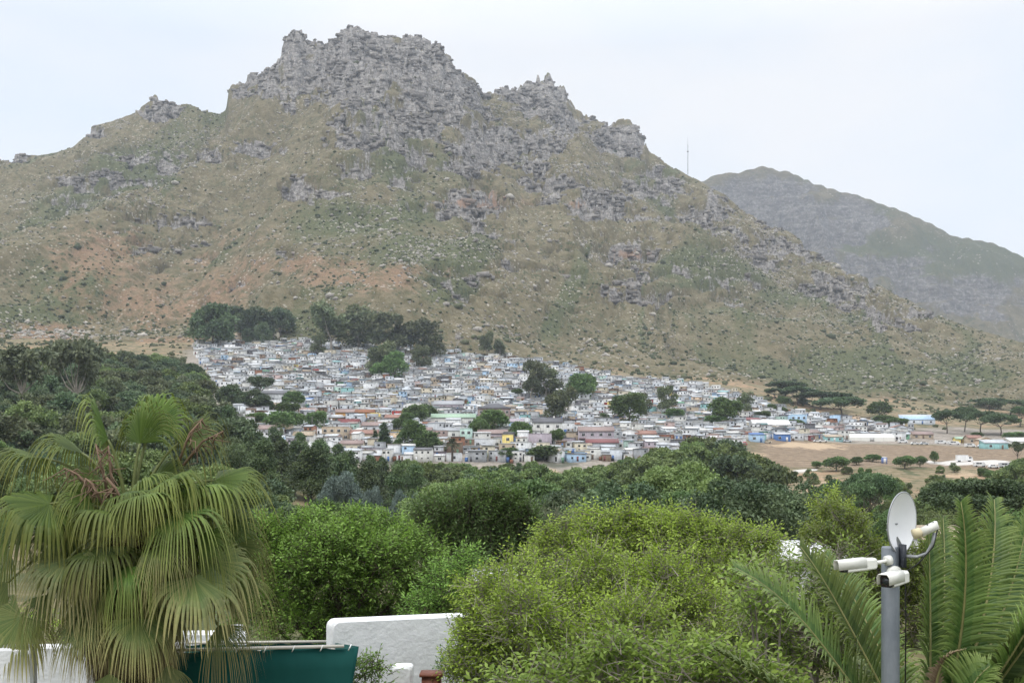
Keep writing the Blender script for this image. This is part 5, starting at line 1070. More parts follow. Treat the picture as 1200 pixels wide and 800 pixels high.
# ------------------------------------------------------------------ the garden in front
def sprays(lobes, r, dens, K, Lf, Wf, tw, up=.45, droop=.25, shell=(.68, 1.06), leaf_up=.5):
    """twigs with K leaflets each, over the lobes; returns leaf quads, twig quads and a tip value per leaf"""
    LQ, TQ, TP = [], [], []
    for c, rad in lobes:
        rad = float(rad); n = int(dens*12.6*rad*rad)
        d = unit(r.normal(size=(n, 3))); d = d[r.random(n) < np.clip(.68+.5*d[:, 2], .25, 1)]; n = len(d)
        wob = 1+.15*np.sin(d[:, 0]*6+c[0]*7)*np.cos(d[:, 1]*5+c[1]*3)
        P = np.asarray(c)+d*(rad*r.uniform(*shell, n)*wob)[:, None]*(1, 1, .9)
        A = unit(d*.55+np.array((0, 0, up))+r.normal(size=(n, 3))*.42)
        B = unit(np.cross(A, r.normal(size=(n, 3)))); B = unit(B*(1, 1, .35)); N = unit(np.cross(A, B)); N = N*np.where(N[:, 2:] < 0, -1, 1)
        Lt = tw*r.uniform(.7, 1.35, n)
        t0 = P-A*(Lt*.35)[:, None]; t1 = P+A*(Lt*.65)[:, None]-np.array((0, 0, 1))*(Lt*droop*.4)[:, None]
        w_ = (.004+.006*Lt)[:, None]*N
        TQ.append(np.stack([t0-w_, t0+w_, t1+w_*.3, t1-w_*.3], 1))
        for k in range(K):
            f = (k+.6)/K; sgn = 1 if k % 2 else -1
            b = t0+(t1-t0)*f
            D = unit(A*(.55 if k < K-1 else 1.5)+B*sgn*(1. if k < K-1 else .1)+r.normal(size=(n, 3))*.22-np.array((0, 0, droop))*f)
            Nk = unit(N*(1-leaf_up)+np.array((0, 0, leaf_up))+r.normal(size=(n, 3))*.35); Nk = unit(Nk-D*np.sum(Nk*D, 1)[:, None])
            l_ = Lf*r.uniform(.7, 1.25, n)
            LQ.append(leaf_quads(b, D, Nk, l_, l_*Wf/Lf, .22)); TP.append(np.full(n, f)*r.uniform(.3, 1.1, n))
    return np.concatenate(LQ), np.concatenate(TQ), np.clip(np.concatenate(TP), 0, 1)
def garden_tree(name, label, cat, px, d, leaf, dens, K, Lf, Wf, tw, seed, bark, group=None, trunk=.14, spread=.35, up=.45, droop=.25, nb=4, depth=1., extra=0, shell=(.68, 1.06), leaf_up=.5):
    """px: lobes as (u, v, r_px[, d offset])"""
    r = np.random.default_rng(seed); L = []
    for q in px:
        dd = d+(q[3] if len(q) > 3 else r.uniform(-1, 1)*q[2]*d/F*.8*depth); L.append((at(q[0], q[1], dd), q[2]*d/F))
    c0 = np.mean([c for c, _ in L], axis=0); zg = float(H(c0[0], c0[1])); base = np.array((c0[0], c0[1], zg))
    root = thing(name, label, cat, base, 0, group); used_labels[label] = 1
    L = [(c-base, rad) for c, rad in L]
    LQ, TQ, TP = sprays(L, r, dens, K, Lf, Wf, tw, up, droop, shell, leaf_up)
    link('crown', leaf_mesh('crown', LQ, leaf, r, TP), root)
    mb = MB(); fork = np.array((0, 0, max(.3, (min(c[2] for c, _ in L))*.5)))
    mb.tube([(0, 0, -.4), fork*.5+r.normal(size=3)*.05, fork], [trunk*1.2, trunk, trunk*.8], 8)
    for c, rad in L:
        m = (fork+c)/2+r.normal(size=3)*rad*.2-np.array((0, 0, .1*rad)); mb.tube([fork, m, c], [trunk*.5, trunk*.3, trunk*.13], 6, cap=False)
        for k in range(nb):
            e = c+unit(r.normal(size=3)+(0, 0, .35))*rad*r.uniform(.7, .98); mb.tube([c, (c+e)/2+r.normal(size=3)*rad*.12, e], [trunk*.14, trunk*.09, trunk*.035], 4, cap=False)
    tm = mb.mesh('trunk', [bark]); link('trunk', tm, root)
    link('twigs', mesh_np('twigs', TQ.reshape(-1, 3), [np.arange(len(TQ)*4).reshape(-1, 4)], [bark]), root)
    return root
M_TWIG = mat_plain('grey_twig', (.24, .21, .18), .9, .1, 0, .25, 4)
M_DTWIG = mat_plain('dark_twig', (.08, .065, .05), .9, .1, 0, .25, 4)
LF = {
 'bright': mat_leaf('bright_green_leaves', (0.070,0.142,0.019), (0.146,0.246,0.038), (0.215,0.325,0.060), trans=.35, clump=1.3, spec=.35),
 'deep': mat_leaf('deep_green_leaves', (0.041,0.101,0.020), (0.086,0.166,0.032), (0.147,0.258,0.055), trans=.3, clump=1.3, spec=.4),
 'glossy': mat_leaf('glossy_dark_leaves', (0.023,0.065,0.023), (0.052,0.112,0.039), (0.065,0.130,0.052), trans=.15, clump=1., spec=.6, rough=.35),
 'olive': mat_leaf('olive_green_leaves', (0.123,0.192,0.015), (0.233,0.321,0.029), (0.315,0.408,0.048), trans=.35, clump=1.1, spec=.3),
 'lime': mat_leaf('lime_green_leaves', (0.146,0.236,0.018), (0.269,0.377,0.037), (0.359,0.469,0.058), trans=.4, clump=1., spec=.3),
 'near': mat_leaf('soft_green_leaves', (0.099,0.177,0.021), (0.204,0.295,0.045), (0.284,0.378,0.072), trans=.4, clump=1.6, spec=.3),
 'mid': mat_leaf('mid_green_leaves', (0.076,0.137,0.019), (0.151,0.227,0.034), (0.233,0.316,0.051), trans=.35, clump=1.2, spec=.3),
 'grey': mat_leaf('grey_green_reeds', (0.091,0.127,0.075), (0.163,0.202,0.117), (0.221,0.247,0.143), trans=.25, clump=1.),
}
garden_tree('broadleaf_tree', 'big bright green feathery tree behind the green shade net', 'tree', [(318, 654, 38), (365, 636, 40), (410, 646, 40), (450, 636, 36), (340, 695, 46), (395, 690, 50), (450, 695, 48), (505, 700, 36), (302, 717, 34), (352, 740, 42), (420, 740, 40), (300, 626, 22), (485, 655, 36), (325, 620, 20), (372, 612, 18), (415, 614, 20), (300, 675, 30, 1.5), (440, 665, 40, -1.0), (480, 735, 36, 0.5), (380, 655, 42, -1.0)],
            26, LF['bright'], 78, 9, .10, .040, .42, 1, M_DTWIG, trunk=.16)
garden_tree('broadleaf_tree', 'lighter green tree rising over the right end of the white stucco wall', 'tree', [(520,690,30),(545,665,24),(552,705,26),(500,715,26),(530,720,24),(572,690,18)],
            23, LF['bright'], 85, 9, .085, .034, .38, 2, M_DTWIG, trunk=.1)
garden_tree('broadleaf_tree', 'dark green tree with upright shoots behind the bright feathery tree', 'tree', [(512,622,34),(548,610,34),(585,612,34),(612,626,26),(530,655,38),(575,655,38),(610,660,28),(500,600,14),(530,592,16),(556,586,14),(578,590,16),(600,598,16),(618,606,12),(640,640,16),(505,596,9),(522,588,9),(541,584,8),(566,582,9),(590,584,9),(607,590,8),(549,592,9),(498,607,9),(628,612,9)],
            33, LF['deep'], 62, 9, .12, .045, .6, 3, M_DTWIG, trunk=.16, up=1.0, droop=.05)
garden_tree('broadleaf_tree', 'glossy dark green round tree between upright shoots and pale green trees', 'tree', [(570,655,28),(600,645,26),(628,650,26),(585,680,30),(620,680,30),(648,668,24),(655,690,26)],
            39, LF['glossy'], 60, 7, .17, .085, .35, 4, M_DTWIG, trunk=.14, up=.1, droop=.6)
garden_tree('reed_clump', 'grey-green reedy shrub below the valley wood', 'shrub', [(590,632,22),(620,626,24),(650,632,24),(675,640,20),(560,640,18),(640,645,22)],
            52, LF['grey'], 40, 9, .26, .045, .9, 5, M_DTWIG, trunk=.08, up=1.3, droop=.05)
garden_tree('broadleaf_tree', 'olive green twiggy tree covering the middle foreground', 'tree', [(568,705,36),(612,690,42),(598,745,50),(655,725,52),(700,680,44),(738,700,48),(716,745,52),(776,680,42),(640,785,52),(560,775,34),(780,735,48),(546,795,24),(552,745,20),(560,725,22),(575,760,34),(535,775,14),(670,770,50,-1),(820,720,36),(610,720,40,-1.2),(740,735,45,-1.2)],
            15.6, LF['olive'], 175, 9, .058, .025, .28, 6, M_TWIG, trunk=.12, nb=6, shell=(.5, 1.22))
garden_tree('broadleaf_tree', 'lime green lumpy-topped tree in the middle of the picture', 'tree', [(650,648,28),(690,642,30),(735,636,30),(782,640,32),(830,648,34),(875,658,34),(690,622,15),(716,618,17),(748,614,17),(772,622,15),(800,618,17),(826,624,15),(858,632,16),(640,624,11),(660,612,9),(684,606,10),(705,604,9),(735,602,10),(760,606,9),(785,606,10),(814,606,10),(842,618,10),(870,624,10),(896,632,11),(835,690,42),(885,700,42),(770,665,36,1.),(720,668,36,1.),(905,640,16)],
            27, LF['lime'], 85, 9, .095, .038, .5, 7, M_TWIG, trunk=.16, shell=(.55, 1.24))
garden_tree('broadleaf_tree', 'mid green tree between lime green tree and feather palm', 'tree', [(925,690,38),(880,740,46),(935,740,46),(985,700,34),(965,770,50),(900,785,46),(850,765,40),(1000,745,40),(985,655,22),(1020,790,46)],
            17, LF['mid'], 100, 8, .078, .032, .34, 8, M_TWIG, trunk=.12, nb=6)
garden_tree('broadleaf_tree', 'green tree behind the satellite dish pole', 'tree', [(965,640,26),(1000,648,28),(1030,668,30),(1065,672,36),(1110,660,36),(1150,655,34),(1185,668,38),(1090,700,44),(1140,705,46),(1190,715,46),(1050,720,40),(1010,690,30,1.),(1000,615,15),(975,600,14),(1215,650,36)],
            31, LF['mid'], 66, 9, .11, .045, .45, 9, M_TWIG, trunk=.15)
garden_tree('broadleaf_tree', 'slender light green sapling left of the satellite dish', 'tree', [(958,588,9),(975,582,10),(990,596,10),(965,606,11),(985,618,12),(1005,622,12),(950,618,9),(1000,604,8),(972,634,14)],
            44, LF['lime'], 26, 9, .15, .055, .6, 10, M_TWIG, trunk=.08, shell=(.4, 1.1))
garden_tree('broadleaf_tree', 'soft large-leaved green tree nearest at the bottom centre', 'tree', [(648,800,40),(700,790,44),(745,778,38),(800,785,44),(850,790,40),(760,815,50),(880,800,38),(720,760,20),(590,812,30),(830,762,22),(905,825,50)],
            11.5, LF['near'], 100, 8, .078, .034, .28, 11, M_TWIG, trunk=.09, droop=.5, shell=(.5, 1.25))
garden_tree('broadleaf_tree', 'leafy branch tips hanging in from the lime green tree side', 'tree', [(875,672,22),(900,690,24),(885,712,22),(915,715,20)],
            12.5, LF['near'], 90, 7, .085, .036, .34, 12, M_TWIG, trunk=.06, droop=.7)
garden_tree('shrub', 'small green shrub before the white stucco wall beside the shade net', 'bush', [(428,786,20),(445,792,18),(415,800,18),(437,775,10)],
            15.6, LF['bright'], 80, 7, .065, .028, .22, 13, M_DTWIG, trunk=.03)
garden_tree('shrub', 'dark fine-leaved shrub at the right end of the white stucco wall', 'bush', [(530,775,18),(540,752,14),(545,795,20),(520,785,10),(552,730,10)],
            17.2, LF['deep'], 90, 7, .05, .022, .2, 14, M_DTWIG, trunk=.03, up=.7)
garden_tree('shrub', 'yellowish green hedge behind the left garden wall', 'bush', [(10,735,26),(45,738,24),(80,742,22),(100,748,18),(-20,735,26)],
            20, LF['lime'], 50, 7, .07, .03, .25, 15, M_DTWIG, trunk=.03)

# ---- walls, shade net, roofs
def stucco(name, col):
    t = NT(name); p = t.pos(); n = t.noise(p, 3.2, 5, .6); n2 = t.noise(p, 14, 3, .6); st = t.noise(p, 1.5, 4, .6, (1, 1, .25))
    c = t.scale(col, t.lin(st, .3, .7, .90, 1.03)); c = t.mix(t.math('MULTIPLY', t.ramp(n, .58, .72), .16), c, (.45, .43, .40))
    return t.done(t.bsdf(c, .9, .15, 0, t.bump(t.math('ADD', n, t.math('MULTIPLY', n2, .3)), .05, .55)))
M_STUC = stucco('white_stucco', (.78, .78, .78))
def wall_thing(name, label, A, B, ztop, zb, th, top_v=None, rnd=.12, cat='wall', ztop2=None):
    """a plastered wall from A to B (x, y) with rounded top corners"""
    A, B = np.array(A, float), np.array(B, float); L = np.linalg.norm(B-A); ang = math.atan2(B[1]-A[1], B[0]-A[0])
    root = thing(name, label, cat, (A[0], A[1], zb), ang); root['kind'] = 'thing'; used_labels[label] = 1
    z2 = (ztop2 if ztop2 is not None else ztop)-zb; z1 = ztop-zb
    prof = [(0, 0)]+[(rnd-rnd*math.cos(a), z1-rnd+rnd*math.sin(a)) for a in np.linspace(0, math.pi/2, 6)]+[(L-rnd+rnd*math.sin(a), z2-rnd+rnd*math.cos(a)) for a in np.linspace(0, math.pi/2, 6)]+[(L, 0)]
    n = len(prof); mb = MB(); e = .035
    ring = [[(x, y, z) for x, z in prof] for y in (0, th)]
    cx, cz = L/2, z1*.5
    sh = lambda x, z, k: (x+(e*k if x < cx else -e*k)*(1 if z > .01 else 0), z-(e*k if z > cz else 0))
    R0 = [(*sh(x, z, 1)[:1], -0., sh(x, z, 1)[1]) for x, z in prof]; R1 = [(x, e, z) for x, z in prof]; R2 = [(x, th-e, z) for x, z in prof]; R3 = [(sh(x, z, 1)[0], th, sh(x, z, 1)[1]) for x, z in prof]
    V = R0+R1+R2+R3; Q = []
    for k in range(3):
        for i in range(n-1): Q.append((k*n+i, k*n+i+1, (k+1)*n+i+1, (k+1)*n+i))
    mb.add(V, Q, ngons=[tuple(range(n-1, -1, -1)), tuple(range(3*n, 4*n))])
    mb.obj('wall', M_STUC, root); return root
Z = lambda v, d: EYE+(HV-v)/F*d
X = lambda u, d: (u-600)/F*d
wall_thing('garden_wall', 'tall white stucco wall with rounded corner beside the green shade net', (X(388, 17), 17), (X(640, 18.5), 18.5), Z(727, 17), -.6, .3, ztop2=Z(715.5, 18.5))
wall_thing('garden_pier', 'low white stucco block at the foot of the tall white wall', (X(458, 16.2), 16.2), (X(483, 16.2), 16.2), Z(780, 16.2), -.6, .28, rnd=.05)
wall_thing('garden_wall', 'white garden wall left behind the fan palm trunk', (X(39, 16.3), 16.3), (X(215, 16.6), 16.6), Z(757, 16.3), -.6, .25, rnd=.04)
wall_thing('garden_wall', 'greyish white wall end in the bottom left corner', (X(-60, 13.2), 13.2), (X(38.5, 13.4), 13.4), Z(761, 13.2), -.6, .3, rnd=.05)
wall_thing('garden_wall', 'white wall strip with pier behind the shade net', (X(205, 18.6), 18.6), (X(285, 18.6), 18.6), Z(741, 18.6), -.6, .3, rnd=.06)
ct = thing('chimney', 'small round white chimney pot on the wall behind the shade net', 'chimney', (X(278, 18.75), 18.75, Z(741, 18.6)-.02))
mb = MB(); mb.tube([(0, 0, 0), (0, 0, .1)], .085, 14); mb.obj('pot', M_STUC, ct)
mb = MB(); mb.tube([(0, 0, .1), (0, 0, .125)], .11, 14); mb.obj('cap', mat_plain('grey_cap', (.4, .4, .4)), ct)
# brown gate top at the foot of the wall
gt = thing('wooden_box', 'red-brown wooden box top at the bottom right of the white wall', 'box', (X(505, 15.8), 15.8, 0))
zt = Z(789.5, 15.8); M_WOODR = mat_plain('red_brown_wood', (.17, .06, .035), .6, .3, 0, .3, 6)
mb = MB(); mb.box(-.13, .13, 0, .3, 0, zt-.04); mb.obj('body', M_WOODR, gt)
mb = MB(); mb.box(-.16, .16, -.03, .33, zt-.037, zt); mb.obj('lid', M_WOODR, gt)
# shade net
nt_ = NT('green_shade_cloth'); p = nt_.pos(); n = nt_.noise(p, 1.3, 4, .6, (1, 1, .4)); wv = nt_.n('TexWave', {'Vector': nt_.objco(), 'Scale': 26., 'Distortion': .4}, bands_direction='Z').outputs[1]
c = nt_.mix(nt_.ramp(n, .3, .7), (.008, .085, .076), (.016, .125, .110)); 
b1 = nt_.bsdf(c, .75, .25, 0, nt_.bump(wv, .004, .5)); tr = nt_.n('BsdfTranslucent', {'Color': (.02, .16, .13, 1)}).outputs[0]; M_NET = nt_.done(nt_.n('MixShader', {0: .25, 1: b1, 2: tr}).outputs[0])
M_RAIL = mat_plain('pale_rail', (.50, .47, .41), .5, .4, 0, .15); M_TIE = mat_plain('white_tie', (.75, .75, .73), .5)
D0 = 14.6; sx0, sx1 = X(110, D0), X(420, D0); zt0, zt1 = Z(764, D0), Z(757, D0)
net = thing('shade_net', 'dark green shade net enclosure hung from pale rails beside the white wall', 'shade net', (sx0, D0, -.6))
def netsheet(x0, x1, y0, y1, za, zb_, zlow, slant=0., nx=70, nz=12):
    V = []
    for j in range(nz+1):
        for i in range(nx+1):
            a, b = i/nx, j/nz; zt = za+(zb_-za)*a-.03*abs(math.sin(a*math.pi*7))*(1-b); x = x0+(x1-x0)*a-slant*b*a**6
            y = y0+(y1-y0)*a+.035*math.sin(a*23)*b+.02*math.sin(a*57+b*5)*b+(.05*math.sin(b*math.pi)); V.append((x, y, zt+(zlow-zt)*b))
    return V, [(j*(nx+1)+i, j*(nx+1)+i+1, (j+1)*(nx+1)+i+1, (j+1)*(nx+1)+i) for j in range(nz) for i in range(nx)]
w_ = sx1-sx0; za, zb_ = zt0+.6, zt1+.6
mb = MB(); V, Q = netsheet(0, w_, 0, .0, za, zb_, 0, .55); mb.add(V, Q); o = mb.obj('front_cloth', M_NET, net, smooth=True)
sm = o.modifiers.new('thickness', 'SOLIDIFY'); sm.thickness = .006
dB = 17.6-D0; xb0, xb1 = X(180, 17.6)-sx0, X(388, 17.6)-sx0
mb = MB(); V, Q = netsheet(xb0, xb1, dB, dB, Z(754, 17.6)+.6, Z(752, 17.6)+.6, 0); mb.add(V, Q); o = mb.obj('back_cloth', M_NET, net, smooth=True); o.modifiers.new('thickness', 'SOLIDIFY').thickness = .006
mb = MB(); V, Q = netsheet(0, 1, 0, 0, za, zb_, 0); 
ends = np.array([(w_, 0), (xb1, dB)]); V = []
for j in range(9):
    for i in range(21):
        a, b = i/20, j/8; xx = w_+(xb1-w_)*a-.55*b*(1-a); V.append((xx+.03*math.sin(a*14)*b, .01+(dB-.02)*a, (zb_+(Z(752, 17.6)+.6-zb_)*a)*(1-b)))
mb = MB(); mb.add(V, [(j*21+i, j*21+i+1, (j+1)*21+i+1, (j+1)*21+i) for j in range(8) for i in range(20)]); o = mb.obj('side_cloth', M_NET, net, smooth=True); o.modifiers.new('thickness', 'SOLIDIFY').thickness = .006
mb = MB(); mb.tube([(0, -.03, za+.01), (w_-.18, -.03, zb_+.01)], .022, 8); mb.obj('rail', M_RAIL, net)
mb = MB(); mb.tube([(xb0, dB-.03, Z(754, 17.6)+.615), (xb1-.05, dB-.03, Z(752, 17.6)+.615)], .022, 8); mb.obj('rail', M_RAIL, net)
for a in np.linspace(.12, .97, 9):
    mb = MB(); x, z = w_*a, za+(zb_-za)*a; mb.tube([(x-.02, -.055, z-.04), (x, -.06, z), (x+.015, -.03, z+.035)], .008, 5); mb.obj('tie', M_TIE, net)
for a in (.3, .62, .9):
    mb = MB(); mb.tube([(w_*a, .07, -.1), (w_*a, .07, za+(zb_-za)*a-.03)], .025, 8); mb.obj('post', M_RAIL, net)

def roof_house(label, u, v, wpx, hpx, d, name='white_house', flat=False, wallc='white', roofc='white'):
    used_labels[label] = 1; x, z = X(u, d), Z(v, d); w, h = wpx*d/F, hpx*d/F; zg = float(H(x, d))-1
    root = thing(name, label, 'house', (x, d, zg)); h0 = z-zg
    mb = MB(); mb.box(-w/2, w/2, 0, 5, 0, h0)
    if not flat: gable_ends2 = [( -w/2, 0, h0), (-w/2, 5, h0)]; 
    ocol(mb.obj('wall', M_WALL, root), wallc)
    mb = MB(); P = np.array([(-w/2-.2, -.3, h0), (w/2+.2, -.3, h0), (w/2+.2, 5.3, h0+h), (-w/2-.2, 5.3, h0+h)], float); mb.hexa(np.concatenate([P+(0, 0, .02), P+(0, 0, .16)])); ocol(mb.obj('roof', M_TILE, root), roofc)
    mb = MB(); mb.box(-w*.12, w*.12, -.05, -.003, h0-1.9, h0-.7); fr = mb.obj('window', M_FRAME, root)
    mb = MB(); mb.box(-w*.1, w*.1, -.07, -.052, h0-1.82, h0-.78); mb.obj('pane', M_GLASS, fr)
roof_house('white roof glimpsed between the dark upright shoots and olive tree', 578, 690, 40, 9, 29)
roof_house('white house seen through leaves left of the security camera', 962, 658, 80, 6, 36)
roof_house('pale house with tan roof just behind the white satellite dish', 1118, 636, 62, 14, 84, 'tan_house', False, 'off-white', 'tan')
roof_house('small white roof deep in the valley wood', 646, 607, 12, 3, 150, 'white_house')

# ---- pole with satellite dish and cameras
DP = 9.0; px, pz = X(1043.5, DP), Z(640, DP)
t = NT('galvanised_paint'); n = t.noise(t.objco(), 6, 5, .65, (1, 1, .3)); M_GALV = t.done(t.bsdf(t.mix(t.ramp(n, .35, .7), (.155, .175, .195), (.235, .255, .275)), .45, .5, .35))
M_DISH = mat_plain('dish_white', (.82, .82, .83), .35, .4, 0, .04); M_CREAM = mat_plain('camera_white', (.70, .69, .63), .35, .45, 0, .06); M_YELL = mat_plain('aged_plastic', (.58, .50, .33), .5, .3, 0, .1, 8); M_BLK = mat_plain('black_plastic', (.012, .012, .013), .3, .5); M_BRK = mat_plain('grey_bracket', (.30, .31, .32), .4, .5, .4)
po = thing('steel_pole', 'grey steel pole carrying the satellite dish and cameras', 'pole', (px, DP, 0))
mb = MB(); mb.tube([(0, 0, -.3), (0, 0, pz-.012), (0, 0, pz)], [.070, .070, .064], 28); mb.obj('shaft', M_GALV, po, smooth=False)
for q in po.children: q.data.polygons.foreach_set('use_smooth', [len(p.vertices) == 4 for p in q.data.polygons])
# dish
dc = at(1057, 612, DP-.02); sd_ = thing('satellite_dish', 'white oval satellite dish on top of the grey pole', 'satellite dish', dc)
nrm = unit(np.array((.66, -.75, -.05))); ex = unit(np.cross((0, 0, 1.), nrm)); ey = np.cross(nrm, ex)   # it faces right and a little towards us
rx, ry = .212, .240; V = []; NR, NA = 9, 40
for s_ in (0, 1):
    V.append(-nrm*(.055-.006*s_)*1)
    for i in range(1, NR+1):
        f = i/NR
        for k in range(NA):
            a = k*2*math.pi/NA; V.append(ex*rx*f*math.cos(a)+ey*ry*f*math.sin(a)-nrm*(.055*(1-f*f)-.006*s_))
m1 = 1+NR*NA; Q, T = [], []
for s_ in (0, 1):
    o_ = s_*m1
    for k in range(NA):
        T.append((o_, o_+1+k, o_+1+(k+1) % NA) if s_ else (o_, o_+1+(k+1) % NA, o_+1+k))
        for i in range(NR-1):
            a, b = o_+1+i*NA+k, o_+1+i*NA+(k+1) % NA; c_, d_ = o_+1+(i+1)*NA+(k+1) % NA, o_+1+(i+1)*NA+k
            Q.append((a, d_, c_, b) if s_ else (a, b, c_, d_))
mb = MB(); mb.add(V, Q, T); mb.obj('reflector', M_DISH, sd_, smooth=True)
mb = MB(); rim = [ex*rx*math.cos(a)+ey*ry*math.sin(a) for a in np.linspace(0, 2*math.pi, 49)]; mb.tube(rim, .0065, 6, cap=False); mb.obj('rim', M_BRK, sd_, smooth=True)
bk = -nrm*.06
foot = at(1061, 649, DP-.06)-dc
mb = MB(); mb.tube([bk, bk-nrm*.05+np.array((0, 0, -.06)), foot+np.array((0, .03, 0))], [.028, .028, .024], 10); mb.obj('bracket', M_BRK, sd_)
cl = at(1058.5, 651, DP-.085)-dc
mb = MB(); mb.box(cl[0]-.016, cl[0]+.016, cl[1]-.03, cl[1]+.05, cl[2]-.09, cl[2]+.09); mb.obj('clamp', mat_plain('dark_clamp', (.035, .04, .05), .5), sd_)
arm = [at(1061, 651, DP-.1)-dc, at(1075, 652, DP-.14)-dc, at(1086, 648, DP-.17)-dc, at(1093, 636, DP-.19)-dc, at(1095, 624, DP-.2)-dc]
mb = MB(); mb.tube(arm, [.013]*5, 10); mb.obj('feed_arm', M_BRK, sd_, smooth=True)
l0, l1 = at(1070, 626, DP-.2)-dc, at(1099, 617, DP-.21)-dc
mb = MB(); mb.tube([l0, l0+(l1-l0)*.28, l0+(l1-l0)*.34, l0+(l1-l0)*.6], [.04, .04, .028, .024], 16); mb.obj('feed_horn', M_YELL, sd_, smooth=False)
ax = unit(l1-l0); sy = unit(np.cross((0, 0, 1.), ax)); sz = np.cross(ax, sy); c0, c1 = l0+(l1-l0)*.32, l1
mb = MB(); P = [c0-sy*.028-sz*.034, c1-sy*.03-sz*.012, c1+sy*.03-sz*.012, c0+sy*.028-sz*.034, c0-sy*.028+sz*.028, c1-sy*.03+sz*.048, c1+sy*.03+sz*.048, c0+sy*.028+sz*.028]; mb.hexa(P); mb.obj('receiver', M_CREAM, sd_)
mb = MB()
for f in (.45, .8): q = c0+(c1-c0)*f+sz*.036-sy*.016; mb.tube([q, q+sz*.012], .008, 6)
mb.obj('screw', M_BLK, sd_)
cb_ = [l1+np.array((0, 0, -.01)), l1*.6+arm[2]*.4+np.array((0, 0, -.07)), arm[1]+np.array((0, -.02, -.05)), cl+np.array((0, -.05, -.12)), cl+np.array((.01, -.03, -.5)), cl+np.array((.0, -.03, -1.6))]
mb = MB(); mb.tube(cb_, .0055, 6); mb.obj('cable', M_BLK, sd_, smooth=True)
# cameras: a housing with a sun hood, black front and lens
def camera_unit(label, tip, tail, mount, half, hgt, seed):
    tip, tail, mount = [np.asarray(q) for q in (tip, tail, mount)]
    root = thing('security_camera', label, 'security camera', tail); used_labels[label] = 1
    ax = unit(tip-tail); sy = unit(np.cross((0, 0, 1.), ax)); sz = np.cross(ax, sy); L = np.linalg.norm(tip-tail)
    # hood and body as one loft with bevelled corners
    pr = [(-1,-.8),(-.8,-1),(.8,-1),(1,-.8),(1,.55),(.7,.95),(-.7,.95),(-1,.55)]
    def loft(st, name, mat, smooth=False):
        mb = MB(); n = len(pr); V = []
        for (f, w, b, t_) in st: V += [ax*L*f+sy*half*w*a+sz*(hgt*(b if z < 0 else t_)*abs(z))*(1 if z > 0 else -1) for a, z in pr]
        mb.add(V, [(i*n+j, i*n+(j+1) % n, (i+1)*n+(j+1) % n, (i+1)*n+j) for i in range(len(st)-1) for j in range(n)], ngons=[tuple(range(n-1, -1, -1)), tuple(range((len(st)-1)*n, len(st)*n))])
        return mb.obj(name, mat, root)
    loft([(0, .7, .7, .7), (.05, .95, .95, .9), (.5, 1, 1, 1), (.82, 1, 1, 1.02)], 'housing', M_CREAM)
    # hood over the front
    mb = MB(); hh = [(-1.06,-.5),(-1.06,.62),(-.74,1.1),(.74,1.1),(1.06,.62),(1.06,-.5)]; V = []
    for f, k in ((.3, 1.), (1.07, 1.)):
        for e in (1., .93): V += [ax*L*f+sy*half*a*e+sz*hgt*(z*e if z > 0 else z) for a, z in hh]
    n = 6; Q = []
    for j in range(5): Q += [(j, j+1, 2*n+j+1, 2*n+j), (n+j+1, n+j, 3*n+j, 3*n+j+1), (2*n+j, 2*n+j+1, 3*n+j+1, 3*n+j), (j+1, j, n+j, n+j+1)]
    Q += [(0, 2*n, 3*n, n), (n-1, 2*n-1, 4*n-1, 3*n-1)]
    mb.add(V, Q); mb.obj('sun_hood', M_CREAM, root)
    loft([(.823, .93, .93, .9), (.93, .93, .93, .9)], 'front_plate', M_BLK)
    mb = MB(); mb.tube([ax*L*.932, ax*L*.95], half*.55, 18); le = mb.obj('lens', mat_plain('lens_glass', (.03, .035, .05), .08, .8), root)
    mb = MB()
    for k in range(8):
        a = k*math.pi/4; q = ax*L*.931+sy*half*.74*math.cos(a)+sz*hgt*.74*math.sin(a); mb.tube([q, q+ax*.003], .006, 8)
    mb.obj('infrared_leds', mat_plain('led_dark', (.05, .02, .02), .3), root)
    m = mount-tail; mb = MB(); mb.tube([ax*L*.06, ax*L*-.1, m*.45+ax*L*-.08, m], [half*.45, half*.45, half*.4, half*.5], 12); mb.obj('arm', M_CREAM, root)
    d_ = unit(m); mb = MB(); mb.tube([m-d_*.03, m+d_*.012], half*1.15, 20); mb.obj('mount_base', M_CREAM, root)
    return root
camera_unit('longer white security camera pointing left from the pole', at(983, 664, DP-.22), at(1026, 659, DP-.12), at(1042, 656, DP-.085), .034, .048, 1)
camera_unit('short white security camera facing us on the pole front', at(1036.5, 681, DP-.42), at(1060, 674, DP-.22), at(1047, 671, DP-.085), .05, .052, 2)

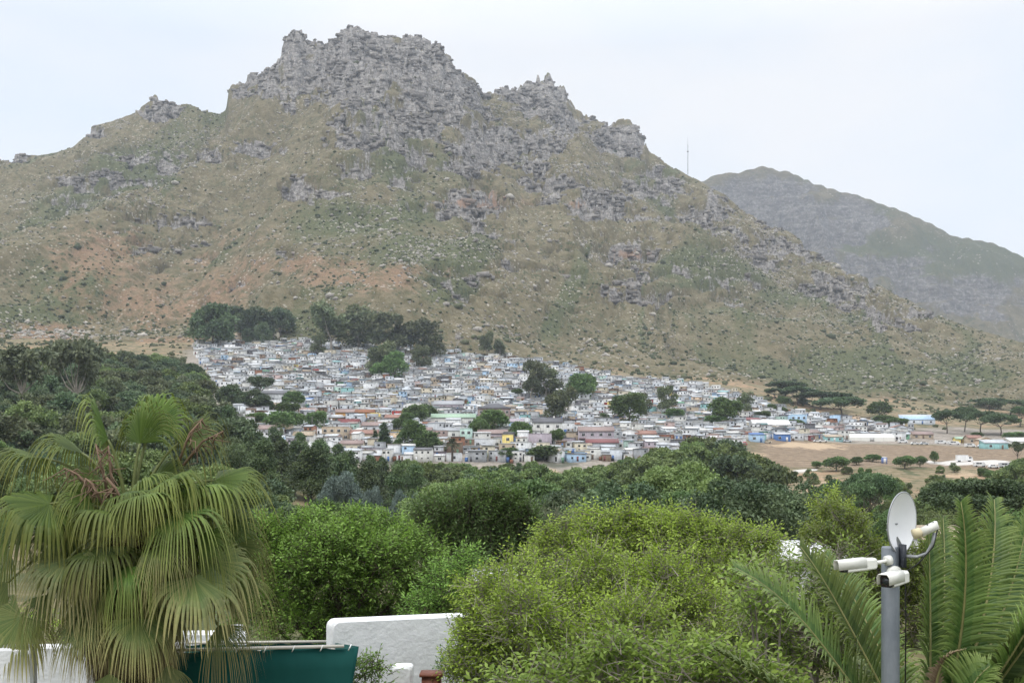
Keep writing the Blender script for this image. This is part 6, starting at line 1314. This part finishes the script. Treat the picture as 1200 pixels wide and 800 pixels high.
# ---- fan palm
M_FAN = mat_leaf('fan_palm_leaves', (.050,.092,.014), (.108,.165,.030), (.25,.255,.065), trans=.3, clump=1.2, spec=.22, rough=.5)
M_FANOLD = mat_leaf('old_fan_leaves', (.075,.110,.026), (.145,.165,.045), (.34,.28,.12), trans=.25, clump=1.2, spec=.3)
M_DEAD = mat_leaf('dead_fan_leaves', (.15,.10,.055), (.26,.185,.105), (.34,.26,.16), trans=.1, clump=2., spec=.1, rough=.9)
M_PET = mat_plain('palm_petiole', (.13, .15, .045), .5, .4, 0, .3, 3); M_PETOLD = mat_plain('old_petiole', (.20, .13, .06), .7, .2, 0, .35, 4)
def fan_blade(q, f, n, Rb, r, spread=2.05, nseg=44, split=.5, droop=1.0, cup=.15):
    """q hastula, f pointing outwards, n upper side; the fingers part at 'split' and hang"""
    s = unit(np.cross(f, n)); A = np.linspace(-spread, spread, nseg); da = A[1]-A[0]; NS = 11
    V = np.zeros((nseg, NS, 3, 3)); tip = np.zeros((nseg, NS-1))
    g = np.array((0, 0, -1.))
    lost = r.random(nseg) < .05
    for i, a in enumerate(A):
        d0 = unit(math.cos(a)*f+math.sin(a)*s+n*cup*math.cos(a)-n*.10*math.sin(a)**2); L = Rb*(.70+.30*math.cos(a*.62))*r.uniform(.9, 1.08)
        e = unit(np.cross(n, d0)); p = q.copy(); d = d0.copy(); dl = L/(NS-1); k = droop*r.uniform(.65, 1.25); sp = split*r.uniform(.86, 1.1); lat = r.normal()*.12
        for j in range(NS):
            t_ = j/(NS-1)
            w = math.tan(da/2)*min(t_, sp)*L*1.03 if t_ <= sp else math.tan(da/2)*sp*L*1.03*(1-((t_-sp)/(1-sp))**1.3*.93)
            V[i, j, 0] = p-e*w-n*w*.55; V[i, j, 1] = p; V[i, j, 2] = p+e*w-n*w*.55
            if j < NS-1: tip[i, j] = np.clip((t_-sp*.75)/(1-sp*.75), 0, 1)
            bend = k*max(0, (t_-sp*.8)/(1-sp*.8))*1.25*(1 if t_ < .9 else .9)
            d = unit(d0+g*(bend*3.6+.15*t_)+e*lat*max(0, t_-sp)*2); p = p+d*dl*(1. if t_ < sp else 1.12)
    idx = np.arange(nseg*NS*3).reshape(nseg, NS, 3)
    F1 = np.stack([idx[:, :-1, 0], idx[:, :-1, 1], idx[:, 1:, 1], idx[:, 1:, 0]], -1).reshape(-1, 4); F2 = np.stack([idx[:, :-1, 1], idx[:, :-1, 2], idx[:, 1:, 2], idx[:, 1:, 1]], -1).reshape(-1, 4)
    tp = np.concatenate([tip.reshape(-1)]*2); rn = np.concatenate([np.repeat(r.random(nseg), NS-1)]*2)
    return V.reshape(-1, 3), [F1, F2], tp, rn
DPALM = 14.; pc = at(152, 590, DPALM); pbase = np.array((X(160, DPALM), DPALM, 0.))
palm = thing('fan_palm', 'large fan palm with drooping shredded fronds at the left', 'palm tree', pbase)
rp2 = np.random.default_rng(12); heart = pc-pbase
def add_frond(dirv, plen, Rb, mat, pmat, face=None, droop=1., base_off=None, split=.5, spread=2.05, name='frond', sag=.35):
    dirv = unit(np.asarray(dirv, float)); b = heart+(np.array((0, 0, -.25)) if base_off is None else base_off)+dirv*.10
    t_ = np.linspace(0, 1, 7)[:, None]; pts = b+dirv*plen*t_-np.array((0, 0, 1))*plen*sag*t_**2
    f = unit(pts[-1]-pts[-2]-np.array((0, 0, .12))*0); side = unit(np.cross(f, np.array((0, 0, 1.))+rp2.normal(size=3)*.02)); n = unit(np.cross(side, f))
    if n[2] < 0 and f[2] > -.95: n = -n
    if face is not None: n = unit(face-f*np.dot(face, f)); 
    roll = rp2.normal()*.25; n = unit(n*math.cos(roll)+np.cross(f, n)*math.sin(roll))
    V, Fs, tp, rn = fan_blade(pts[-1], f, n, Rb, rp2, droop=droop, split=split, spread=spread, cup=.12)
    fo = link(name, mesh_np(name, V, Fs, [mat], fattr={'rnd': rn, 'tip': tp}), palm)
    mb = MB(); mb.tube(pts, np.linspace(.026, .014, 7), 6); mb.obj('petiole', pmat, fo)
def dir_px(u, v, dy): return at(u, v, DPALM+dy)-pc+np.array((0, 0, .25))
# the fronds the photograph shows best: (u, v) of the hastula, depth offset, blade radius, droop
for u, v, dy, Rb, dr_ in [(204,588,-.55,1.02,.9),(90,640,-.75,.80,1.15),(134,587,-.7,.72,1.3),(165,486,.1,1.0,.75),(124,478,-.1,.95,.7),(218,480,.25,.95,.9),(46,504,.1,.9,.8),(92,500,.2,.9,.9),(255,540,.1,1.,1.),(165,566,-.75,.85,1.1),(225,560,.0,.95,1.1),(38,592,-.3,.95,1.2),(255,600,.2,.9,1.1),(235,640,-.3,.85,1.2),(20,620,.2,.85,1.2),(180,458,.3,.85,.9),(190,548,-.5,.9,1.2),(60,575,-.6,.9,1.2),(160,690,-.65,.7,1.),(50,690,-.4,.75,1.1),(215,655,-.6,.85,1.1),(110,690,-.6,.7,1.1)]:
    dv = dir_px(u, v, dy); L_ = np.linalg.norm(dv); low = v > 630
    add_frond(dv+np.array((0, 0, .2*L_)), L_*1.02, Rb*rp2.uniform(.98, 1.16), M_FANOLD if low else M_FAN, M_PET, np.array((0, -.75, .65)) if v > 560 else None, dr_*rp2.uniform(.95, 1.35), None, rp2.uniform(.36, .5), rp2.uniform(1.35, 2.0))
for u, v, dy in [(70,600,-.7),(110,625,-.8),(150,640,-.8),(185,615,-.8),(232,600,-.5),(262,650,-.1),(25,650,-.3),(75,665,-.6),(135,725,-.6),(185,720,-.55),(235,690,-.3),(10,585,-.1),(270,610,.1),(150,540,-.7),(100,555,-.6)]:   # narrow shredded fronds between the broad ones
    dv = dir_px(u, v, dy); L_ = np.linalg.norm(dv)
    add_frond(dv+np.array((0, 0, .25*L_)), L_, rp2.uniform(.7, .95), M_FANOLD if v > 600 and rp2.random() < .6 else M_FAN, M_PET, np.array((rp2.normal()*.5, -.75, .5)), rp2.uniform(1.4, 1.9), None, rp2.uniform(.26, .36), rp2.uniform(.8, 1.25), 'frond', .5)
n_ = 46
for i in range(n_):
    f = (i+.5)/n_; el = R(70-128*f); az = i*2.39996+.6; dv = np.array((math.cos(az)*math.cos(el), math.sin(az)*math.cos(el), math.sin(el)))
    if el > R(22) and dv[1] < -.6: continue
    add_frond(dv, rp2.uniform(.5, .8)*(1 if el > 0 else .8), rp2.uniform(.72, .95), M_FANOLD if el < R(-15) else M_FAN, M_PET, None, rp2.uniform(1., 1.6), np.array((0, 0, -.25-.35*f)), rp2.uniform(.32, .46), rp2.uniform(1.2, 1.9))
for i in range(52):
    f = (i+.5)/52; az = i*2.39996; el = R(-42-40*f); dv = np.array((math.cos(az)*math.cos(el), math.sin(az)*math.cos(el), math.sin(el)))
    old = rp2.random() < .4
    add_frond(dv, rp2.uniform(.40, .6), rp2.uniform(.65, .85), M_FANOLD if old else M_DEAD, M_PETOLD, None, 1.4, np.array((0, 0, -.45-.75*f)), .32, 1.5, 'frond' if old else 'dead_frond', .3)
zt = heart[2]-.1; mb = MB(); off = np.array((heart[0], heart[1]))
zs_ = np.linspace(-.3, zt, 14); mb.tube([(off[0]*z/zt, off[1]*z/zt, z) for z in zs_], np.interp(zs_, [-.3, .5, 2.5, zt], [.42, .34, .32, .2]), 16)
for i in range(190):                                    # old leaf bases, split and pointing up
    z = .6+(zt-.8)*i/190; az = i*2.39996; r0 = np.interp(z, [.5, 2.5, zt], [.34, .32, .22]); o_ = np.array((off[0]*z/zt, off[1]*z/zt, z)); d = np.array((math.cos(az), math.sin(az), 0)); tn_ = np.array((-d[1], d[0], 0))
    l_ = rp2.uniform(.12, .3); k = rp2.uniform(.3, .9); w0 = .05
    a = o_+d*(r0-.03); b = a+d*l_*k+np.array((0, 0, l_*rp2.uniform(.1, .9)))
    mb.hexa([a-tn_*w0, a+tn_*w0, a+tn_*w0+(0, 0, .04), a-tn_*w0+(0, 0, .04), b-tn_*.03, b+tn_*.03, b+tn_*.028+(0, 0, .02), b-tn_*.028+(0, 0, .02)])
mb.obj('trunk', mat_plain('palm_trunk', (.10, .07, .05), .95, .1, 0, .5, 5, .06), palm)
mb = MB(); mb2 = MB()
M_FLOW = mat_plain('dry_flower_stalk', (.17, .115, .08), .9, .1, 0, .35, 7)
for (u0, v0, u1, v1, dy) in [(128,585,112,520,-.75),(135,590,127,522,-.8),(120,590,100,560,-.85),(112,580,75,548,-.8),(125,560,150,600,-.85),(210,540,238,490,-.2),(215,545,262,505,-.1)]:
    a, b = at(u0, v0, DPALM+dy)-pbase, at(u1, v1, DPALM+dy)-pbase; m = (a+b)/2+np.array((0, -.05, .08)); mb = MB(); mb.tube([a, m, b], [.018, .014, .008], 6)
    for k in range(16):
        f = rp2.uniform(.3, 1); q = a*(1-f)**2+2*m*f*(1-f)+b*f*f; e = q+unit(rp2.normal(size=3)*(1, 1, .5)+(0, 0, -.9))*rp2.uniform(.1, .32); mb.tube([q, (q+e)/2+rp2.normal(size=3)*.03, e], [.008, .006, .003], 4, cap=False)
    mb.obj('flower_stalk', M_FLOW, palm)

# ---- feather palm at the lower right
M_FEA = mat_leaf('feather_palm_leaves', (.042,.085,.018), (.095,.155,.034), (.19,.24,.06), trans=.3, clump=1.5, spec=.3, rough=.42)
M_RACH = mat_plain('palm_rachis', (.21, .20, .075), .5, .4, 0, .25, 4)
fb = at(1085, 905, 9.9); fpalm = thing('feather_palm', 'feather palm with long arching fronds in the lower right corner', 'palm tree', (fb[0], fb[1], 0))
rf_ = np.random.default_rng(8); fbase = np.array((fb[0], fb[1], 0.))
mb = MB(); mb.tube([(0, 0, -.3), (0, 0, fb[2]*.5), (0, 0, fb[2])], [.3, .26, .3], 12); mb.obj('trunk', mat_plain('feather_palm_trunk', (.13, .09, .06), .95, .1, 0, .4, 6, .05), fpalm)
def feather(P, nl=88, ll=.42, plane=None, name='frond', mat=M_FEA, vee=.45):
    P = [np.asarray(q)-fbase for q in P]; t_ = np.linspace(0, 1, 25)[:, None]
    pts = P[0]*(1-t_)**3+3*P[1]*t_*(1-t_)**2+3*P[2]*t_**2*(1-t_)+P[3]*t_**3
    T = unit(np.gradient(pts, axis=0)); ref = np.array((0, 0, 1.)) if plane is None else np.asarray(plane, float)
    side = unit(np.cross(T, ref)); up = unit(np.cross(side, T))
    tt = np.linspace(.10, .995, nl); k = np.minimum((tt*24).astype(int), 24); Pi = np.stack([np.interp(tt, t_[:, 0], pts[:, j]) for j in range(3)], -1)
    ln = ll*np.clip(np.sin(np.clip(tt*.93+.1, 0, 1)*math.pi), .12, 1)**.55; VV, FF, tp, rn = [], [], [], []
    NS = 5; m = 0
    for s_ in (-1, 1):
        D0 = unit(T[k]*(.62+.5*tt[:, None]**2)+side[k]*s_*.95+up[k]*vee+rf_.normal(size=(nl, 3))*.09); N0 = unit(up[k]-side[k]*s_*vee); E = unit(np.cross(D0, N0))
        W = .012+.006*np.sin(tt*math.pi); p = Pi.copy(); d = D0.copy(); rows = []
        for j in range(NS):
            w = (W*(1-(j/(NS-1))**1.6)*(1. if j else .6))[:, None]; rows.append(np.stack([p-E*w-N0*w*.5, p, p+E*w-N0*w*.5], 1)); d = unit(d+np.array((0, 0, -.10*(j+.4)))*rf_.uniform(.4, 1.3, (nl, 1))); p = p+d*(ln/(NS-1))[:, None]
        A = np.stack(rows, 1); idx = np.arange(nl*NS*3).reshape(nl, NS, 3)+m; m += nl*NS*3
        VV.append(A.reshape(-1, 3)); FF += [np.stack([idx[:, :-1, 0], idx[:, :-1, 1], idx[:, 1:, 1], idx[:, 1:, 0]], -1).reshape(-1, 4), np.stack([idx[:, :-1, 1], idx[:, :-1, 2], idx[:, 1:, 2], idx[:, 1:, 1]], -1).reshape(-1, 4)]
        q = np.tile(np.linspace(0, .9, NS-1), nl); z = np.repeat(rf_.random(nl), NS-1); tp += [q, q]; rn += [z, z]
    fo = link(name, mesh_np(name, np.concatenate(VV), FF, [mat], fattr={'tip': np.concatenate(tp), 'rnd': np.concatenate(rn)}), fpalm)
    mb = MB(); mb.tube(pts[::2], np.linspace(.022, .004, len(pts[::2])), 6); mb.obj('rachis', M_RACH, fo)
B0 = (1085, 900, 8.2); C_ = lambda u, v, d: at(u, v, max(9.3, d+1.7))
FR = [  # control points (u, v, d)
 ([B0,(1130,790,8.0),(1140,660,7.9),(1126,588,7.9)], (.15,-.9,.2)),
 ([B0,(1160,760,8.2),(1170,640,8.4),(1165,585,8.7)], (.1,-.9,.2)),
 ([B0,(1180,800,7.6),(1225,680,7.4),(1275,640,7.3)], None),
 ([B0,(1092,800,8.3),(1090,690,8.5),(1088,612,8.6)], (.5,-.8,.1)),
 ([B0,(1030,810,8.0),(985,700,7.9),(938,640,8.0)], (.3,-.6,.7)),
 ([B0,(1010,850,7.7),(960,710,7.5),(862,665,7.4)], (.3,-.5,.8)),
 ([B0,(1000,870,7.4),(900,800,7.2),(838,760,7.1)], None),
 ([B0,(1060,830,8.6),(1020,720,9.0),(968,650,9.3)], (.3,-.5,.8)),
 ([B0,(1150,850,7.4),(1200,790,7.1),(1260,790,6.9)], None),
 ([B0,(1110,800,8.8),(1120,720,9.3),(1150,650,9.8)], None),
 ([B0,(1080,850,8.9),(1040,790,9.6),(1000,770,10.2)], None),
 ([B0,(1140,830,8.9),(1200,740,9.5),(1260,700,10.)], None),
 ([B0,(1050,880,7.5),(1000,850,7.0),(940,860,6.8)], None),
 ([B0,(1150,800,8.6),(1195,680,8.9),(1205,600,9.1)], (.1,-.9,.2)),
 ([B0,(1105,790,9.0),(1110,680,9.4),(1105,606,9.8)], (.3,-.9,.1)),
 ([B0,(1140,800,9.4),(1165,700,10.),(1190,620,10.4)], (.2,-.9,.2)),
 ([B0,(1160,830,8.0),(1190,760,7.8),(1235,720,7.6)], (.1,-.8,.4)),
 ([B0,(1120,860,7.6),(1130,800,7.1),(1160,780,6.8)], (.2,-.3,.9)),
]
for cp, pl in FR: feather([C_(*q) for q in cp], plane=pl, ll=rf_.uniform(.36, .44))
feather([C_(1095, 880, 7.9), C_(1098, 800, 7.8), C_(1090, 770, 7.8), C_(1130, 760, 7.7)], nl=36, ll=.12, name='dry_frond', mat=M_DEAD)
